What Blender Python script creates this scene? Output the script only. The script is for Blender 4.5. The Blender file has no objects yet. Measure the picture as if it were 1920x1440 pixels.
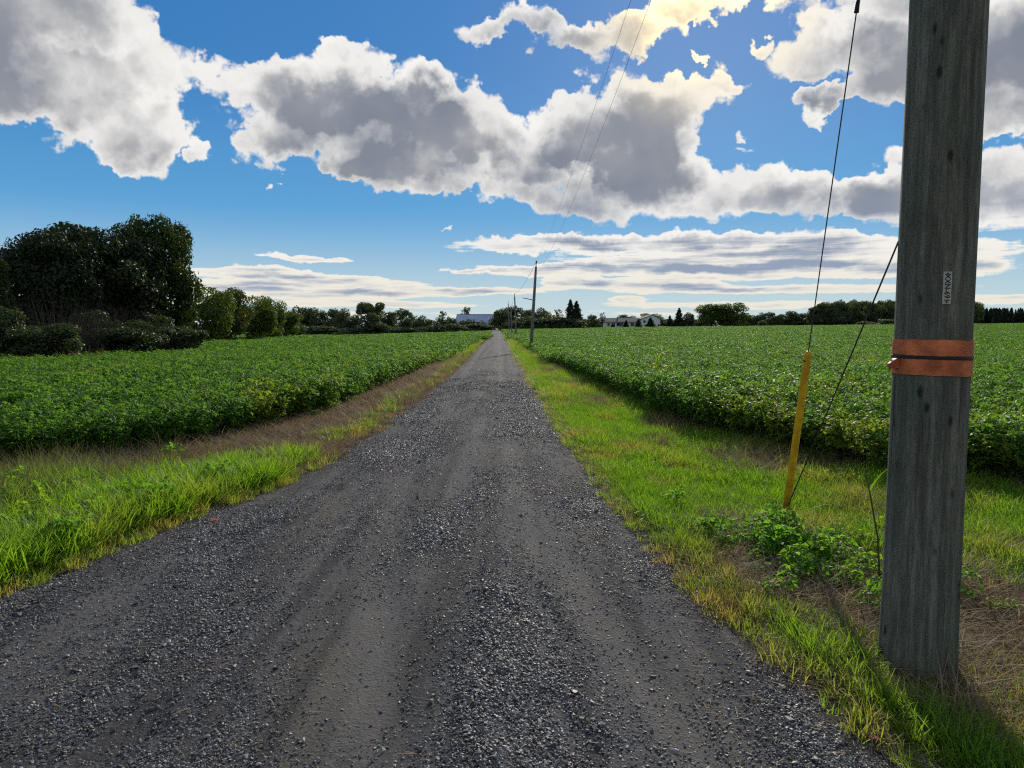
import bpy, math, random
import numpy as np
from mathutils import Vector, Matrix, Euler

# ------------------------------------------------------------------ camera
F = 1331.0                       # focal length in photo pixels (1920 wide)
CAMZ = 1.65
PITCH = math.atan(110.0 / F)     # horizon a little above the middle
scene = bpy.context.scene
cam_d = bpy.data.cameras.new('camera'); cam = bpy.data.objects.new('camera', cam_d)
scene.collection.objects.link(cam); scene.camera = cam
cam.location = (0, 0, CAMZ)
cam.rotation_euler = (math.pi / 2 - PITCH, 0, 0)
cam_d.sensor_width = 36.0
cam_d.lens = F / 1920.0 * 36.0
cam_d.clip_start = 0.05
cam_d.clip_end = 6000

def ray(px, py):
    u = (px - 960) / F; v = (720 - py) / F
    c, s = math.cos(PITCH), math.sin(PITCH)
    return np.array((u, c + v * s, -s + v * c))
def onz(px, py, z=0.0):
    r = ray(px, py); t = (z - CAMZ) / r[2]
    return np.array((0, 0, CAMZ)) + r * t
def aty(px, py, Y):
    r = ray(px, py); return np.array((0, 0, CAMZ)) + r * (Y / r[1])
def azel(px, py):
    r = ray(px, py); r = r / np.linalg.norm(r)
    return math.atan2(r[0], r[1]), math.asin(r[2])

# ------------------------------------------------------------------ sky and sun
SUN_AZ, SUN_EL = azel(1318, -28)
SUN_DIR = Vector((math.sin(SUN_AZ) * math.cos(SUN_EL), math.cos(SUN_AZ) * math.cos(SUN_EL), math.sin(SUN_EL)))
SKY_STRENGTH = 0.075
world = bpy.data.worlds.new('World'); scene.world = world; world.use_nodes = True
wt = world.node_tree; wt.nodes.clear()
def wn(t, **k):
    n = wt.nodes.new(t)
    for a, b in k.items(): setattr(n, a, b)
    return n
def wmath(op, a, b=None, c=None, clamp=False):
    n = wn('ShaderNodeMath', operation=op, use_clamp=clamp)
    for i, v in enumerate((a, b, c)):
        if v is None: continue
        if isinstance(v, (int, float)): n.inputs[i].default_value = v
        else: wt.links.new(v, n.inputs[i])
    return n.outputs[0]
def wsmooth(v, a, b, lo=0.0, hi=1.0):
    n = wn('ShaderNodeMapRange', interpolation_type='SMOOTHSTEP')
    wt.links.new(v, n.inputs['Value'])
    n.inputs['From Min'].default_value = a; n.inputs['From Max'].default_value = b
    n.inputs['To Min'].default_value = lo; n.inputs['To Max'].default_value = hi
    return n.outputs['Result']
def wmix(fac, a, b, blend='MIX'):
    n = wn('ShaderNodeMix', data_type='RGBA', blend_type=blend)
    for s, v in ((n.inputs[0], fac), (n.inputs[6], a), (n.inputs[7], b)):
        if isinstance(v, (int, float)): s.default_value = v
        elif isinstance(v, tuple): s.default_value = (*v, 1.0)
        else: wt.links.new(v, s)
    return n.outputs[2]
def wvec(op, a, b=None, out=0):
    n = wn('ShaderNodeVectorMath', operation=op)
    for i, v in enumerate((a, b)):
        if v is None: continue
        if isinstance(v, (tuple, Vector)): n.inputs[i].default_value = tuple(v)
        else: wt.links.new(v, n.inputs[i])
    return n.outputs[out]
def wscale(a, s):
    n = wn('ShaderNodeVectorMath', operation='SCALE'); wt.links.new(a, n.inputs[0])
    if isinstance(s, (int, float)): n.inputs['Scale'].default_value = s
    else: wt.links.new(s, n.inputs['Scale'])
    return n.outputs[0]
def wnoise(vec, scale, detail, rough, color=False):
    n = wn('ShaderNodeTexNoise'); n.inputs['Scale'].default_value = scale
    n.inputs['Detail'].default_value = detail; n.inputs['Roughness'].default_value = rough
    wt.links.new(vec, n.inputs['Vector'])
    return n.outputs['Color'] if color else n.outputs['Fac']

tc = wn('ShaderNodeTexCoord'); D = tc.outputs['Generated']
sep = wn('ShaderNodeSeparateXYZ'); wt.links.new(D, sep.inputs[0])
az = wmath('ARCTAN2', sep.outputs[0], sep.outputs[1])
el = wmath('ARCSINE', sep.outputs[2])
comb = wn('ShaderNodeCombineXYZ'); wt.links.new(az, comb.inputs[0]); wt.links.new(el, comb.inputs[1])
Pang = comb.outputs[0]
# ragged outlines: bend the direction by two octaves of noise, weaker towards the horizon
w1 = wvec('SUBTRACT', wnoise(D, 9.0, 2.0, 0.55, True), (0.5, 0.5, 0.5))
w2 = wvec('SUBTRACT', wnoise(D, 38.0, 3.0, 0.6, True), (0.5, 0.5, 0.5))
warp = wvec('ADD', wscale(w1, 0.085), wscale(w2, 0.05))
lowk = wsmooth(el, 0.03, 0.22, 0.12, 1.0)
wsep = wn('ShaderNodeSeparateXYZ'); wt.links.new(warp, wsep.inputs[0])
wcomb = wn('ShaderNodeCombineXYZ'); wt.links.new(wsep.outputs[0], wcomb.inputs[0]); wt.links.new(wmath('MULTIPLY', wsep.outputs[1], lowk), wcomb.inputs[1])
Pw = wvec('ADD', Pang, wcomb.outputs[0])
# cumulus and stratus masses of the afternoon sky: (x, y, rx, ry, tilt, weight)
CLOUDS = [
 (60,70,250,150,-4,1.5),(170,190,215,105,-8,1.5),(290,262,105,62,-6,.95),(-120,120,220,160,0,1.5),(315,100,95,70,-20,.8),(-60,-60,400,110,0,1.3),
 (440,135,95,55,0,.8),(500,200,120,95,-10,1.05),(650,160,165,85,0,1.3),(690,250,200,95,-6,1.5),(830,215,140,85,-10,1.2),(485,290,65,62,-30,1.0),(740,330,150,58,4,1.35),(640,325,60,40,0,.8),(860,310,110,60,0,1.0),(905,250,75,75,0,.8),(640,90,70,30,0,.5),
 (1175,225,150,105,4,1.7),(1060,235,115,70,8,1.0),(1000,290,105,60,0,.95),(1290,185,110,55,-14,.95),(1370,155,55,22,18,.6),(1110,330,190,75,0,1.1),(1230,300,110,80,0,1.1),(960,365,65,32,10,.7),(1300,345,130,58,-6,.8),(1100,395,160,32,0,.85),(1330,395,130,30,0,.75),
 (880,55,62,28,12,.95),(970,38,80,34,-6,1.0),(1045,72,70,42,-8,1.05),(1140,75,85,55,-20,1.15),(1210,35,95,60,-10,1.0),(1320,0,95,34,4,1.0),
 (1490,100,90,65,10,.9),(1600,120,130,90,-5,1.2),(1720,80,170,120,0,1.5),(1880,90,170,150,0,1.5),(1550,190,75,26,4,.62),(1840,215,90,40,0,1.0),(1700,-60,300,80,0,1.2),(2050,60,200,200,0,1.4),
 (1430,350,130,50,6,.95),(1560,365,170,55,0,1.35),(1720,365,190,70,0,1.5),(1880,340,140,85,4,1.2),(1690,280,95,38,14,.75),(1900,270,80,60,0,.8),(2050,330,160,90,0,1.2),(1440,310,55,30,0,.5),
 (1312,100,24,14,0,.9),(1352,122,28,26,30,.85),(1418,73,26,16,0,.9),(1412,254,20,13,10,.9),(1400,283,46,14,18,.85),(1525,195,60,26,0,1.0),(1515,230,28,16,0,.9),(380,290,28,30,0,.9),(520,360,18,9,10,.7),
 (1010,464,190,19,2,1.1),(1210,452,230,22,0,1.1),(1430,455,220,26,0,1.0),(1600,470,200,32,0,.95),(1300,490,300,24,0,1.15),(1850,465,120,36,2,.95),(1080,506,280,13,0,1.05),(1480,506,280,20,0,1.1),(1750,502,200,18,0,1.05),
 (1210,533,135,20,0,1.2),(1070,530,90,17,0,1.0),(930,545,130,9,0,.85),(1330,540,90,14,0,.9),(1187,562,48,8,0,.85),(1560,540,280,10,0,.95),(1850,560,190,12,0,.95),(1400,572,320,9,0,.85),
 (560,488,115,8,0,.85),(840,431,22,4,0,.7),(470,512,160,12,-2,1.0),(600,528,220,13,-1,1.1),(440,537,140,12,0,1.05),(560,552,240,13,0,1.15),(760,545,190,12,1,1.1),(380,562,120,10,0,.95),(690,571,240,9,0,.95),(880,508,70,4,0,.55),(-150,540,250,14,0,.9),(2150,500,200,30,0,.9),(960,590,500,7,0,.5),
]
psep = wn('ShaderNodeSeparateXYZ'); wt.links.new(Pw, psep.inputs[0])
S = None
for (cx, cy, rx, ry, rot, amp) in CLOUDS:
    a, e = azel(cx, cy)
    ca = math.cos(math.atan((cx - 960) / F))           # lens stretch away from the axis
    cv = math.cos(math.atan((720 - cy) / F))
    sx_, sy_ = rx / F * ca * ca / math.cos(e) * 1.05, ry / F * cv * ca * 1.05
    m = wn('ShaderNodeVectorMath', operation='MULTIPLY_ADD')
    m.inputs[1].default_value = (1 / sx_, 1 / sy_, 1e-5); m.inputs[2].default_value = (-a / sx_, -e / sy_, 0)
    if S is None: wt.links.new(Pw, m.inputs[0])
    else:
        pc = wn('ShaderNodeCombineXYZ'); wt.links.new(psep.outputs[0], pc.inputs[0]); wt.links.new(psep.outputs[1], pc.inputs[1])
        wt.links.new(S, pc.inputs[2])                   # keeps the sum in sequence; far too small to matter
        wt.links.new(pc.outputs[0], m.inputs[0])
    r2 = wvec('DOT_PRODUCT', m.outputs[0], m.outputs[0], out=1)
    b = wmath('SUBTRACT', 1.0, r2, clamp=True)
    ba = wmath('MULTIPLY', b, amp)
    side = wvec('DOT_PRODUCT', m.outputs[0], (0.25, 0.97, 0), out=1)     # which side of the mass faces the sun
    H = wmath('MULTIPLY', side, ba) if S is None else wmath('MULTIPLY_ADD', side, ba, H)
    S = ba if S is None else wmath('ADD', ba, S)
# the same kind of broken cloud goes on all round outside the view
ang = wvec('DOT_PRODUCT', D, (0, 1, 0), out=1)
outside = wsmooth(ang, 0.72, 0.62)
gen = wsmooth(wnoise(D, 2.6, 3.0, 0.5), 0.43, 0.58, 0.0, 1.8)
S = wmath('MULTIPLY_ADD', gen, outside, S)
Hn = wmath('DIVIDE', H, wmath('MAXIMUM', S, 0.35))
S = wmath('MINIMUM', S, 2.1)
# billow detail, stretched flat near the horizon
vor = wn('ShaderNodeTexVoronoi', feature='F1'); vor.inputs['Scale'].default_value = 17.0; vor.inputs['Detail'].default_value = 2.0; vor.inputs['Roughness'].default_value = 0.5; vor.inputs['Lacunarity'].default_value = 2.3
wt.links.new(wvec('ADD', D, wscale(w2, 0.03)), vor.inputs['Vector'])
puff = wmath('SUBTRACT', 0.62, vor.outputs['Distance'])       # rounded heads, like the tops of cumulus
fb_hi = wmath('ADD', wmath('MULTIPLY_ADD', wnoise(D, 11.0, 8.0, 0.62), 0.75, 0.17), wmath('MULTIPLY', puff, 0.42))
stretch = wvec('MULTIPLY', Pang, (6.0, 62.0, 1.0))
fb_lo = wnoise(stretch, 1.6, 6.0, 0.62)
kmix = wsmooth(el, 0.09, 0.16)
fb = wmath('ADD', wmath('MULTIPLY', fb_hi, kmix), wmath('MULTIPLY', fb_lo, wmath('SUBTRACT', 1.0, kmix)))
T = wmath('ADD', wmath('ADD', S, wsmooth(el, 0.08, 0.16, -0.22, -0.44)), wmath('MULTIPLY', wmath('SUBTRACT', fb, 0.5), wsmooth(S, 0.0, 0.4, 0.6, 2.0)))
alpha = wsmooth(T, -0.03, 0.30)
bil = wnoise(D, 5.0, 4.0, 0.55)
Tt = wmath('ADD', wmath('MULTIPLY_ADD', Hn, -0.75, T), wmath('MULTIPLY', wmath('SUBTRACT', bil, 0.5), 2.4))
thick = wmath('ADD', wmath('MULTIPLY', wsmooth(Tt, 0.10, 1.75), kmix), wmath('MULTIPLY', wsmooth(wmath('ADD', T, wmath('MULTIPLY', fb_lo, 0.6)), 0.75, 1.8), wmath('SUBTRACT', 1.0, kmix)))
thick = wmath('SUBTRACT', thick, wmath('MULTIPLY', wmath('MULTIPLY', puff, kmix), 0.22), clamp=True)
nearsun = wvec('DOT_PRODUCT', D, tuple(SUN_DIR), out=1)
glow = wsmooth(nearsun, 0.983, 1.0)
glow2 = wsmooth(nearsun, 0.9935, 0.9995)
K = 1.0 / SKY_STRENGTH
edge = wmix(glow, (0.93 * K, 0.91 * K, 0.88 * K), (1.0 * K, 0.90 * K, 0.70 * K))
edge = wmix(glow2, edge, (2.2 * K, 1.75 * K, 0.95 * K))
core = wmix(wsmooth(bil, 0.35, 0.65), (0.34 * K, 0.35 * K, 0.38 * K), (0.215 * K, 0.245 * K, 0.305 * K))
core = wmix(glow, core, (0.58 * K, 0.53 * K, 0.45 * K))
core = wmix(wsmooth(el, 0.05, 0.2, 1.0, 0.0), core, (0.30 * K, 0.375 * K, 0.50 * K))
edge = wmix(wsmooth(el, 0.02, 0.14, 1.0, 0.0), edge, (0.84 * K, 0.80 * K, 0.70 * K))
ccol = wmix(thick, edge, core)
sky = wn('ShaderNodeTexSky', sky_type='NISHITA')
sky.sun_disc = False; sky.sun_elevation = SUN_EL; sky.sun_rotation = SUN_AZ
sky.air_density = 1.0; sky.dust_density = 0.2; sky.ozone_density = 3.0
hs = wn('ShaderNodeHueSaturation'); hs.inputs['Saturation'].default_value = 1.4; hs.inputs['Value'].default_value = 0.95
wt.links.new(sky.outputs[0], hs.inputs['Color'])
clear = wmix(0.65, hs.outputs[0], (0.060 * K, 0.235 * K, 0.585 * K))
clear = wmix(wsmooth(el, 0.04, 0.36, 0.85, 0.0), clear, (0.125 * K, 0.42 * K, 0.74 * K))
clear = wmix(wsmooth(el, -0.01, 0.17, 0.95, 0.0), clear, (0.60 * K, 0.72 * K, 0.72 * K))
full = wmix(alpha, clear, ccol)
bg = wn('ShaderNodeBackground'); bg.inputs['Strength'].default_value = SKY_STRENGTH
wt.links.new(full, bg.inputs['Color'])
wo = wn('ShaderNodeOutputWorld'); wt.links.new(bg.outputs[0], wo.inputs[0])
world.cycles.sampling_method = 'NONE'

sun_d = bpy.data.lights.new('sun', 'SUN'); sun_d.energy = 4.2; sun_d.angle = math.radians(0.9); sun_d.color = (1.0, 0.93, 0.80)
sun = bpy.data.objects.new('sun', sun_d); scene.collection.objects.link(sun)
sun.rotation_euler = (-SUN_DIR).to_track_quat('-Z', 'Y').to_euler(); sun.location = (20, 60, 40)

scene.view_settings.view_transform = 'Standard'; scene.view_settings.look = 'None'
scene.view_settings.exposure = 0.0; scene.view_settings.gamma = 1.0; scene.view_settings.use_curve_mapping = False
cy = scene.cycles
cy.max_bounces = 6; cy.diffuse_bounces = 3; cy.glossy_bounces = 2; cy.transmission_bounces = 4; cy.transparent_max_bounces = 4
cy.use_adaptive_sampling = True; cy.adaptive_threshold = 0.015; cy.adaptive_min_samples = 24; cy.filter_width = 1.2
cy.use_denoising = False; cy.sample_clamp_indirect = 4.0; cy.caustics_reflective = False; cy.caustics_refractive = False

# ------------------------------------------------------------------ helpers
R = np.random.default_rng(11)
COL = scene.collection
def link(o, parent=None):
    COL.objects.link(o)
    if parent is not None: o.parent = parent
    return o
def tag(o, label, cat=None, group=None, kind=None):
    o['label'] = label
    if cat: o['category'] = cat
    if group: o['group'] = group
    if kind: o['kind'] = kind
    return o
def empty(name, loc, rz=0.0):
    o = bpy.data.objects.new(name, None); o.location = tuple(loc); o.rotation_euler = (0, 0, rz); o.empty_display_size = 0.2
    return link(o)
def mesh_np(name, V, faces, mat=None, smooth=False, attrs=None):
    """V (n,3); faces (m,k) all the same size"""
    me = bpy.data.meshes.new(name)
    V = np.asarray(V, dtype=np.float32); faces = np.asarray(faces, dtype=np.int32)
    m, k = faces.shape
    me.vertices.add(len(V)); me.vertices.foreach_set('co', V.ravel())
    me.loops.add(m * k); me.loops.foreach_set('vertex_index', faces.ravel())
    me.polygons.add(m)
    me.polygons.foreach_set('loop_start', np.arange(0, m * k, k, dtype=np.int32))
    me.polygons.foreach_set('loop_total', np.full(m, k, dtype=np.int32))
    me.polygons.foreach_set('use_smooth', np.full(m, smooth, dtype=bool))
    if attrs:
        for an, av in attrs.items():
            at = me.attributes.new(an, 'FLOAT', 'POINT'); at.data.foreach_set('value', np.asarray(av, dtype=np.float32))
    me.update(calc_edges=True)
    if mat: me.materials.append(mat)
    return me
class MB:
    """collects boxes and tubes (quads) into one mesh"""
    def __init__(s): s.v = []; s.f = []; s.n = 0
    def add(s, V, Fc):
        s.v.append(np.asarray(V, float)); s.f += [tuple(i + s.n for i in f) for f in Fc]; s.n += len(V)
    def box(s, x0, x1, y0, y1, z0, z1):
        V = [(x, y, z) for x in (x0, x1) for y in (y0, y1) for z in (z0, z1)]
        s.add(V, [(0, 1, 3, 2), (4, 6, 7, 5), (0, 4, 5, 1), (2, 3, 7, 6), (0, 2, 6, 4), (1, 5, 7, 3)])
    def tube(s, pts, rad, n=8, cap=True):
        pts = [np.asarray(p, float) for p in pts]
        rad = [rad] * len(pts) if np.isscalar(rad) else rad
        ring = []
        prev = None
        for i, p in enumerate(pts):
            t = pts[min(i + 1, len(pts) - 1)] - pts[max(i - 1, 0)]; t = t / (np.linalg.norm(t) + 1e-12)
            if prev is None:
                a = np.cross(t, (0, 0, 1)) if abs(t[2]) < 0.9 else np.cross(t, (1, 0, 0))
            else: a = prev - t * np.dot(prev, t)
            a = a / (np.linalg.norm(a) + 1e-12); b = np.cross(t, a); prev = a
            ang = np.linspace(0, 2 * math.pi, n, endpoint=False)
            ring.append(p + rad[i] * (np.cos(ang)[:, None] * a + np.sin(ang)[:, None] * b))
        V = np.concatenate(ring); Fc = []
        for i in range(len(pts) - 1):
            for j in range(n):
                k = (j + 1) % n
                Fc.append((i * n + j, i * n + k, (i + 1) * n + k, (i + 1) * n + j))
        if cap:
            Fc.append(tuple(range(n - 1, -1, -1))); Fc.append(tuple(range((len(pts) - 1) * n, len(pts) * n)))
        s.add(V, Fc)
    def poly(s, V, Fc): s.add(V, Fc)
    def mesh(s, name, mat, smooth=False):
        me = bpy.data.meshes.new(name); me.from_pydata(np.concatenate(s.v).tolist(), [], s.f); me.update()
        if smooth:
            me.polygons.foreach_set('use_smooth', np.ones(len(me.polygons), dtype=bool))
        me.materials.append(mat); return me
    def build(s, name, mat, parent=None, smooth=False):
        return link(bpy.data.objects.new(name, s.mesh(name, mat, smooth)), parent)

def vnoise(x, y, seed=0):
    """smooth 2-D value noise 0..1"""
    xi = np.floor(x).astype(np.int64); yi = np.floor(y).astype(np.int64); fx = x - xi; fy = y - yi
    fx = fx * fx * (3 - 2 * fx); fy = fy * fy * (3 - 2 * fy)
    def h(a, b):
        n = (a * 374761393 + b * 668265263 + seed * 1442695041) & 0x7fffffff
        n = ((n ^ (n >> 13)) * 1274126177) & 0x7fffffff
        return ((n ^ (n >> 16)) & 0xffff) / 65535.0
    return (h(xi, yi) * (1 - fx) + h(xi + 1, yi) * fx) * (1 - fy) + (h(xi, yi + 1) * (1 - fx) + h(xi + 1, yi + 1) * fx) * fy
def fbm(x, y, seed=0, o=4):
    t = 0; a = 0.5; n = 0
    for i in range(o):
        t = t + a * vnoise(x * 2 ** i, y * 2 ** i, seed + i); n += a; a *= 0.5
    return t / n
def sstep(x, a, b):
    t = np.clip((x - a) / (b - a), 0, 1); return t * t * (3 - 2 * t)

# ------------------------------------------------------------------ materials
class NM:
    def __init__(s, name):
        s.m = bpy.data.materials.new(name); s.m.use_nodes = True; s.t = s.m.node_tree; s.t.nodes.clear()
        s.out = s.t.nodes.new('ShaderNodeOutputMaterial')
    def n(s, t, **k):
        n = s.t.nodes.new(t)
        for a, b in k.items(): setattr(n, a, b)
        return n
    def l(s, a, b): s.t.links.new(a, b)
    def obj(s): return s.n('ShaderNodeTexCoord').outputs['Object']
    def pos(s): return s.n('ShaderNodeNewGeometry').outputs['Position']
    def scaled(s, vec, sc):
        m = s.n('ShaderNodeMapping'); m.inputs['Scale'].default_value = sc; s.l(vec, m.inputs[0]); return m.outputs[0]
    def noise(s, vec, scale, detail=4, rough=0.55):
        n = s.n('ShaderNodeTexNoise'); n.inputs['Scale'].default_value = scale; n.inputs['Detail'].default_value = detail; n.inputs['Roughness'].default_value = rough
        s.l(vec, n.inputs['Vector']); return n.outputs['Fac']
    def voro(s, vec, scale, feature='F1'):
        n = s.n('ShaderNodeTexVoronoi', feature=feature); n.inputs['Scale'].default_value = scale; s.l(vec, n.inputs['Vector']); return n
    def ramp(s, v, a, b, lo=0.0, hi=1.0):
        n = s.n('ShaderNodeMapRange', interpolation_type='SMOOTHSTEP'); s.l(v, n.inputs['Value'])
        n.inputs['From Min'].default_value = a; n.inputs['From Max'].default_value = b; n.inputs['To Min'].default_value = lo; n.inputs['To Max'].default_value = hi
        return n.outputs['Result']
    def math(s, op, a, b=None):
        n = s.n('ShaderNodeMath', operation=op)
        for i, v in enumerate((a, b)):
            if v is None: continue
            if isinstance(v, (int, float)): n.inputs[i].default_value = v
            else: s.l(v, n.inputs[i])
        return n.outputs[0]
    def mix(s, fac, a, b, blend='MIX'):
        n = s.n('ShaderNodeMix', data_type='RGBA', blend_type=blend)
        for k, v in ((n.inputs[0], fac), (n.inputs[6], a), (n.inputs[7], b)):
            if isinstance(v, (int, float)): k.default_value = v
            elif isinstance(v, tuple): k.default_value = (*v, 1.0)
            else: s.l(v, k)
        return n.outputs[2]
    def attr(s, name, kind='GEOMETRY'):
        n = s.n('ShaderNodeAttribute', attribute_type=kind); n.attribute_name = name; return n.outputs['Fac']
    def rnd(s): return s.n('ShaderNodeObjectInfo').outputs['Random']
    def bump(s, h, strength, dist=0.02):
        n = s.n('ShaderNodeBump'); n.inputs['Strength'].default_value = strength; n.inputs['Distance'].default_value = dist; s.l(h, n.inputs['Height']); return n.outputs[0]
    def principled(s, col, rough=0.7, spec=0.3, metal=0.0, normal=None):
        p = s.n('ShaderNodeBsdfPrincipled')
        if isinstance(col, tuple): p.inputs['Base Color'].default_value = (*col, 1)
        else: s.l(col, p.inputs['Base Color'])
        if isinstance(rough, (int, float)): p.inputs['Roughness'].default_value = rough
        else: s.l(rough, p.inputs['Roughness'])
        p.inputs['Specular IOR Level'].default_value = spec; p.inputs['Metallic'].default_value = metal
        if normal is not None: s.l(normal, p.inputs['Normal'])
        return p.outputs[0]
    def done(s, sh): s.l(sh, s.out.inputs[0]); return s.m
    def leafy(s, col, trans=0.35, rough=0.45, spec=0.35, tcol=None):
        p = s.principled(col, rough, spec)
        t = s.n('ShaderNodeBsdfTranslucent'); s.l(tcol if tcol is not None else col, t.inputs['Color'])
        m = s.n('ShaderNodeMixShader'); m.inputs[0].default_value = trans; s.l(p, m.inputs[1]); s.l(t.outputs[0], m.inputs[2])
        return s.done(m.outputs[0])

def mat_leaf(name, dark, light, trans=0.35, rough=0.45, spec=0.35, tgain=1.6, inst=None, dry=None, nscale=1.5, boost=(1.25, 1.25, .5)):
    """foliage: tint attribute on the faces plus slow noise; light shines through yellower"""
    m = NM(name)
    t = m.attr('tint')
    n = m.noise(m.pos(), nscale, 2)
    f = m.math('ADD', m.math('MULTIPLY', t, 0.65), m.math('MULTIPLY', n, 0.45))
    c = m.mix(f, dark, light)
    if inst:
        iv = m.attr(inst, 'INSTANCER')
        c = m.mix(iv, c, dry)
    tc_ = m.mix(1.0, c, tuple(b * tgain for b in boost), 'MULTIPLY')
    return m.leafy(c, trans, rough, spec, tc_)

def mat_plain(name, col, rough=0.6, spec=0.3, metal=0.0, var=0.25, scale=3.0, bump=0.0):
    m = NM(name); p = m.obj()
    n = m.noise(p, scale, 5)
    c = m.mix(m.ramp(n, 0.3, 0.75), tuple(x * (1 - var) for x in col), tuple(min(1, x * (1 + var)) for x in col))
    nm = m.bump(m.noise(p, scale * 6, 4), bump) if bump else None
    return m.done(m.principled(c, rough, spec, metal, nm))

# ------------------------------------------------------------------ the lie of the land
YL = [0, 1, 3, 4.3, 5.86, 7.57, 10.7, 16.3, 30, 63, 183, 230]
XL = [-4.6, -4.2, -3.6, -3.1, -2.77, -2.3, -2.12, -2.0, -2.12, -2.7, -5.5, -6.6]
YR = [0, 1, 2.65, 3.6, 4.3, 6.9, 18.3, 44, 63, 183, 230]
XR = [2.3, 1.9, 1.47, 1.28, 1.12, .86, .55, 0.0, -.32, -2.4, -3.2]
YFL = [5, 6.8, 7.7, 8.4, 9.9, 14.2, 27.5, 73, 183, 230]
XFL = [-20, -10, -7.8, -6.3, -4.5, -3.5, -3.3, -3.7, -6.9, -8]
YFR = [5.5, 6.5, 7.4, 8.1, 11.6, 22, 31, 49, 73, 183, 300]
XFR = [12, 7, 5.2, 4.1, 2.85, 2.2, 1.85, 1.5, .95, -1.2, -2]
def road_l(y): return np.interp(y, YL, XL) + 0.16 * (fbm(y * 0.9, y * 0 + 3.1, 5) - .5)
def road_r(y): return np.interp(y, YR, XR) + 0.16 * (fbm(y * 0.9, y * 0 + 7.7, 8) - .5)
def field_l(y): return np.interp(y, YFL, XFL)
def field_r(y): return np.interp(y, YFR, XFR)
def terrain(x, y):
    x = np.asarray(x, float); y = np.asarray(y, float)
    far = sstep(y, 25, 160)
    z = far * np.where(x < 0, np.maximum(-0.85, 0.03 * (x + 4) * (x < -4)), np.minimum(0.0098 * x, 2.6))
    off = np.maximum(np.interp(y, YL, XL) - x, x - np.interp(y, YR, XR))
    z = z - 0.10 * sstep(off, 0.0, 1.6)
    return z
def tz(x, y): return float(terrain(x, y))

# ground sheet, fine near the camera and reaching the horizon
def axis(fine0, fine1, step, far0, far1, g=1.16):
    a = list(np.arange(fine0, fine1 + 1e-6, step)); s = step; v = fine1
    while v < far1: s *= g; v += s; a.append(v)
    s = step; v = fine0
    while v > far0: s *= g; v -= s; a.insert(0, v)
    return np.array(a)
gx = axis(-8, 8, 0.2, -3500, 3500); gy = axis(0, 16, 0.25, -300, 5000)
GX, GY = np.meshgrid(gx, gy); GZ = terrain(GX, GY) + 0.03 * (fbm(GX * 1.3, GY * 1.3, 2) - .5) * (GY < 60)
onroad = (GX > np.interp(GY, YL, XL) - .1) & (GX < np.interp(GY, YR, XR) + .1) & (GY < 232)
GZ = np.where(onroad, GZ - 0.06, GZ)
ny, nx = GX.shape
idx = np.arange(ny * nx).reshape(ny, nx)
quads = np.stack([idx[:-1, :-1], idx[:-1, 1:], idx[1:, 1:], idx[1:, :-1]], -1).reshape(-1, 4)
m = NM('soil_and_thatch'); p = m.pos()
c = m.mix(m.ramp(m.noise(p, 0.9, 5), .35, .65), (0.085, 0.064, 0.043), (0.150, 0.115, 0.076))
c = m.mix(m.ramp(m.noise(p, 30, 4), .35, .7), c, (0.22, 0.175, 0.115))
sx = m.n('ShaderNodeSeparateXYZ'); m.l(p, sx.inputs[0])
c = m.mix(m.ramp(sx.outputs[1], 50, 110), c, (0.075, 0.12, 0.03))
ground_mat = m.done(m.principled(c, 0.95, 0.1, 0, m.bump(m.noise(p, 45, 5), 0.6, 0.03)))
ground = link(bpy.data.objects.new('ground', mesh_np('ground', np.stack([GX, GY, GZ], -1).reshape(-1, 3), quads, ground_mat, True)))
tag(ground, 'bare brown soil and thatch under the verges and fields', 'ground', kind='structure')

# gravel lane
ry = np.concatenate([np.arange(0.2, 16, 0.07), np.arange(16, 60, 0.4), np.arange(60, 226, 2.0)])
rs = np.linspace(0, 1, 61)
RY, RS = np.meshgrid(ry, rs, indexing='ij')
RX = road_l(RY) * (1 - RS) + road_r(RY) * RS
LAT = RX - (np.interp(RY, YR, XR) - 1.38)          # metres from the middle of the wheel pair
def lane_bumps(x, y):
    lat = x - (np.interp(y, YR, XR) - 1.38)
    z = 0.05 * (fbm(x * 2.1, y * 0.9, 21, 4) - .5) - 0.03 * sstep(fbm(x * 1.4 + 3, y * .8, 27, 3), .60, .74) + 0.012 * (fbm(x * 9, y * 6, 23, 3) - .5)
    z = z - 0.028 * np.exp(-((lat - .62) / .24) ** 2) - 0.028 * np.exp(-((lat + .62) / .24) ** 2) + 0.018 * np.exp(-(lat / .25) ** 2)
    return z * np.clip((70 - y) / 50, 0.2, 1)
def lane_z(x, y):
    s = (x - np.interp(y, YL, XL)) / (np.interp(y, YR, XR) - np.interp(y, YL, XL))
    crown = 0.045 * np.clip(1 - (2 * s - 1) ** 2, -.3, 1)
    return terrain(x, y) + 0.004 + crown + lane_bumps(x, y) * np.clip(1.1 - np.abs(2 * s - 1) ** 6, 0, 1)
RZ = lane_z(RX, RY)
edge_drop = np.where((RS < 0.001) | (RS > 0.999), 0.03, 0.0); RZ = RZ - edge_drop
n0, n1 = RX.shape; idx = np.arange(n0 * n1).reshape(n0, n1)
quads = np.stack([idx[:-1, :-1], idx[:-1, 1:], idx[1:, 1:], idx[1:, :-1]], -1).reshape(-1, 4)
m = NM('gravel_surface'); p = m.pos()
lat = m.attr('lat')
v1 = m.voro(p, 55); v2 = m.voro(p, 130)
g = m.n('ShaderNodeSeparateColor'); m.l(v1.outputs['Color'], g.inputs[0])
g2 = m.n('ShaderNodeSeparateColor'); m.l(v2.outputs['Color'], g2.inputs[0])
c = m.mix(g.outputs[0], (0.056, 0.054, 0.054), (0.140, 0.135, 0.134))
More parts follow.
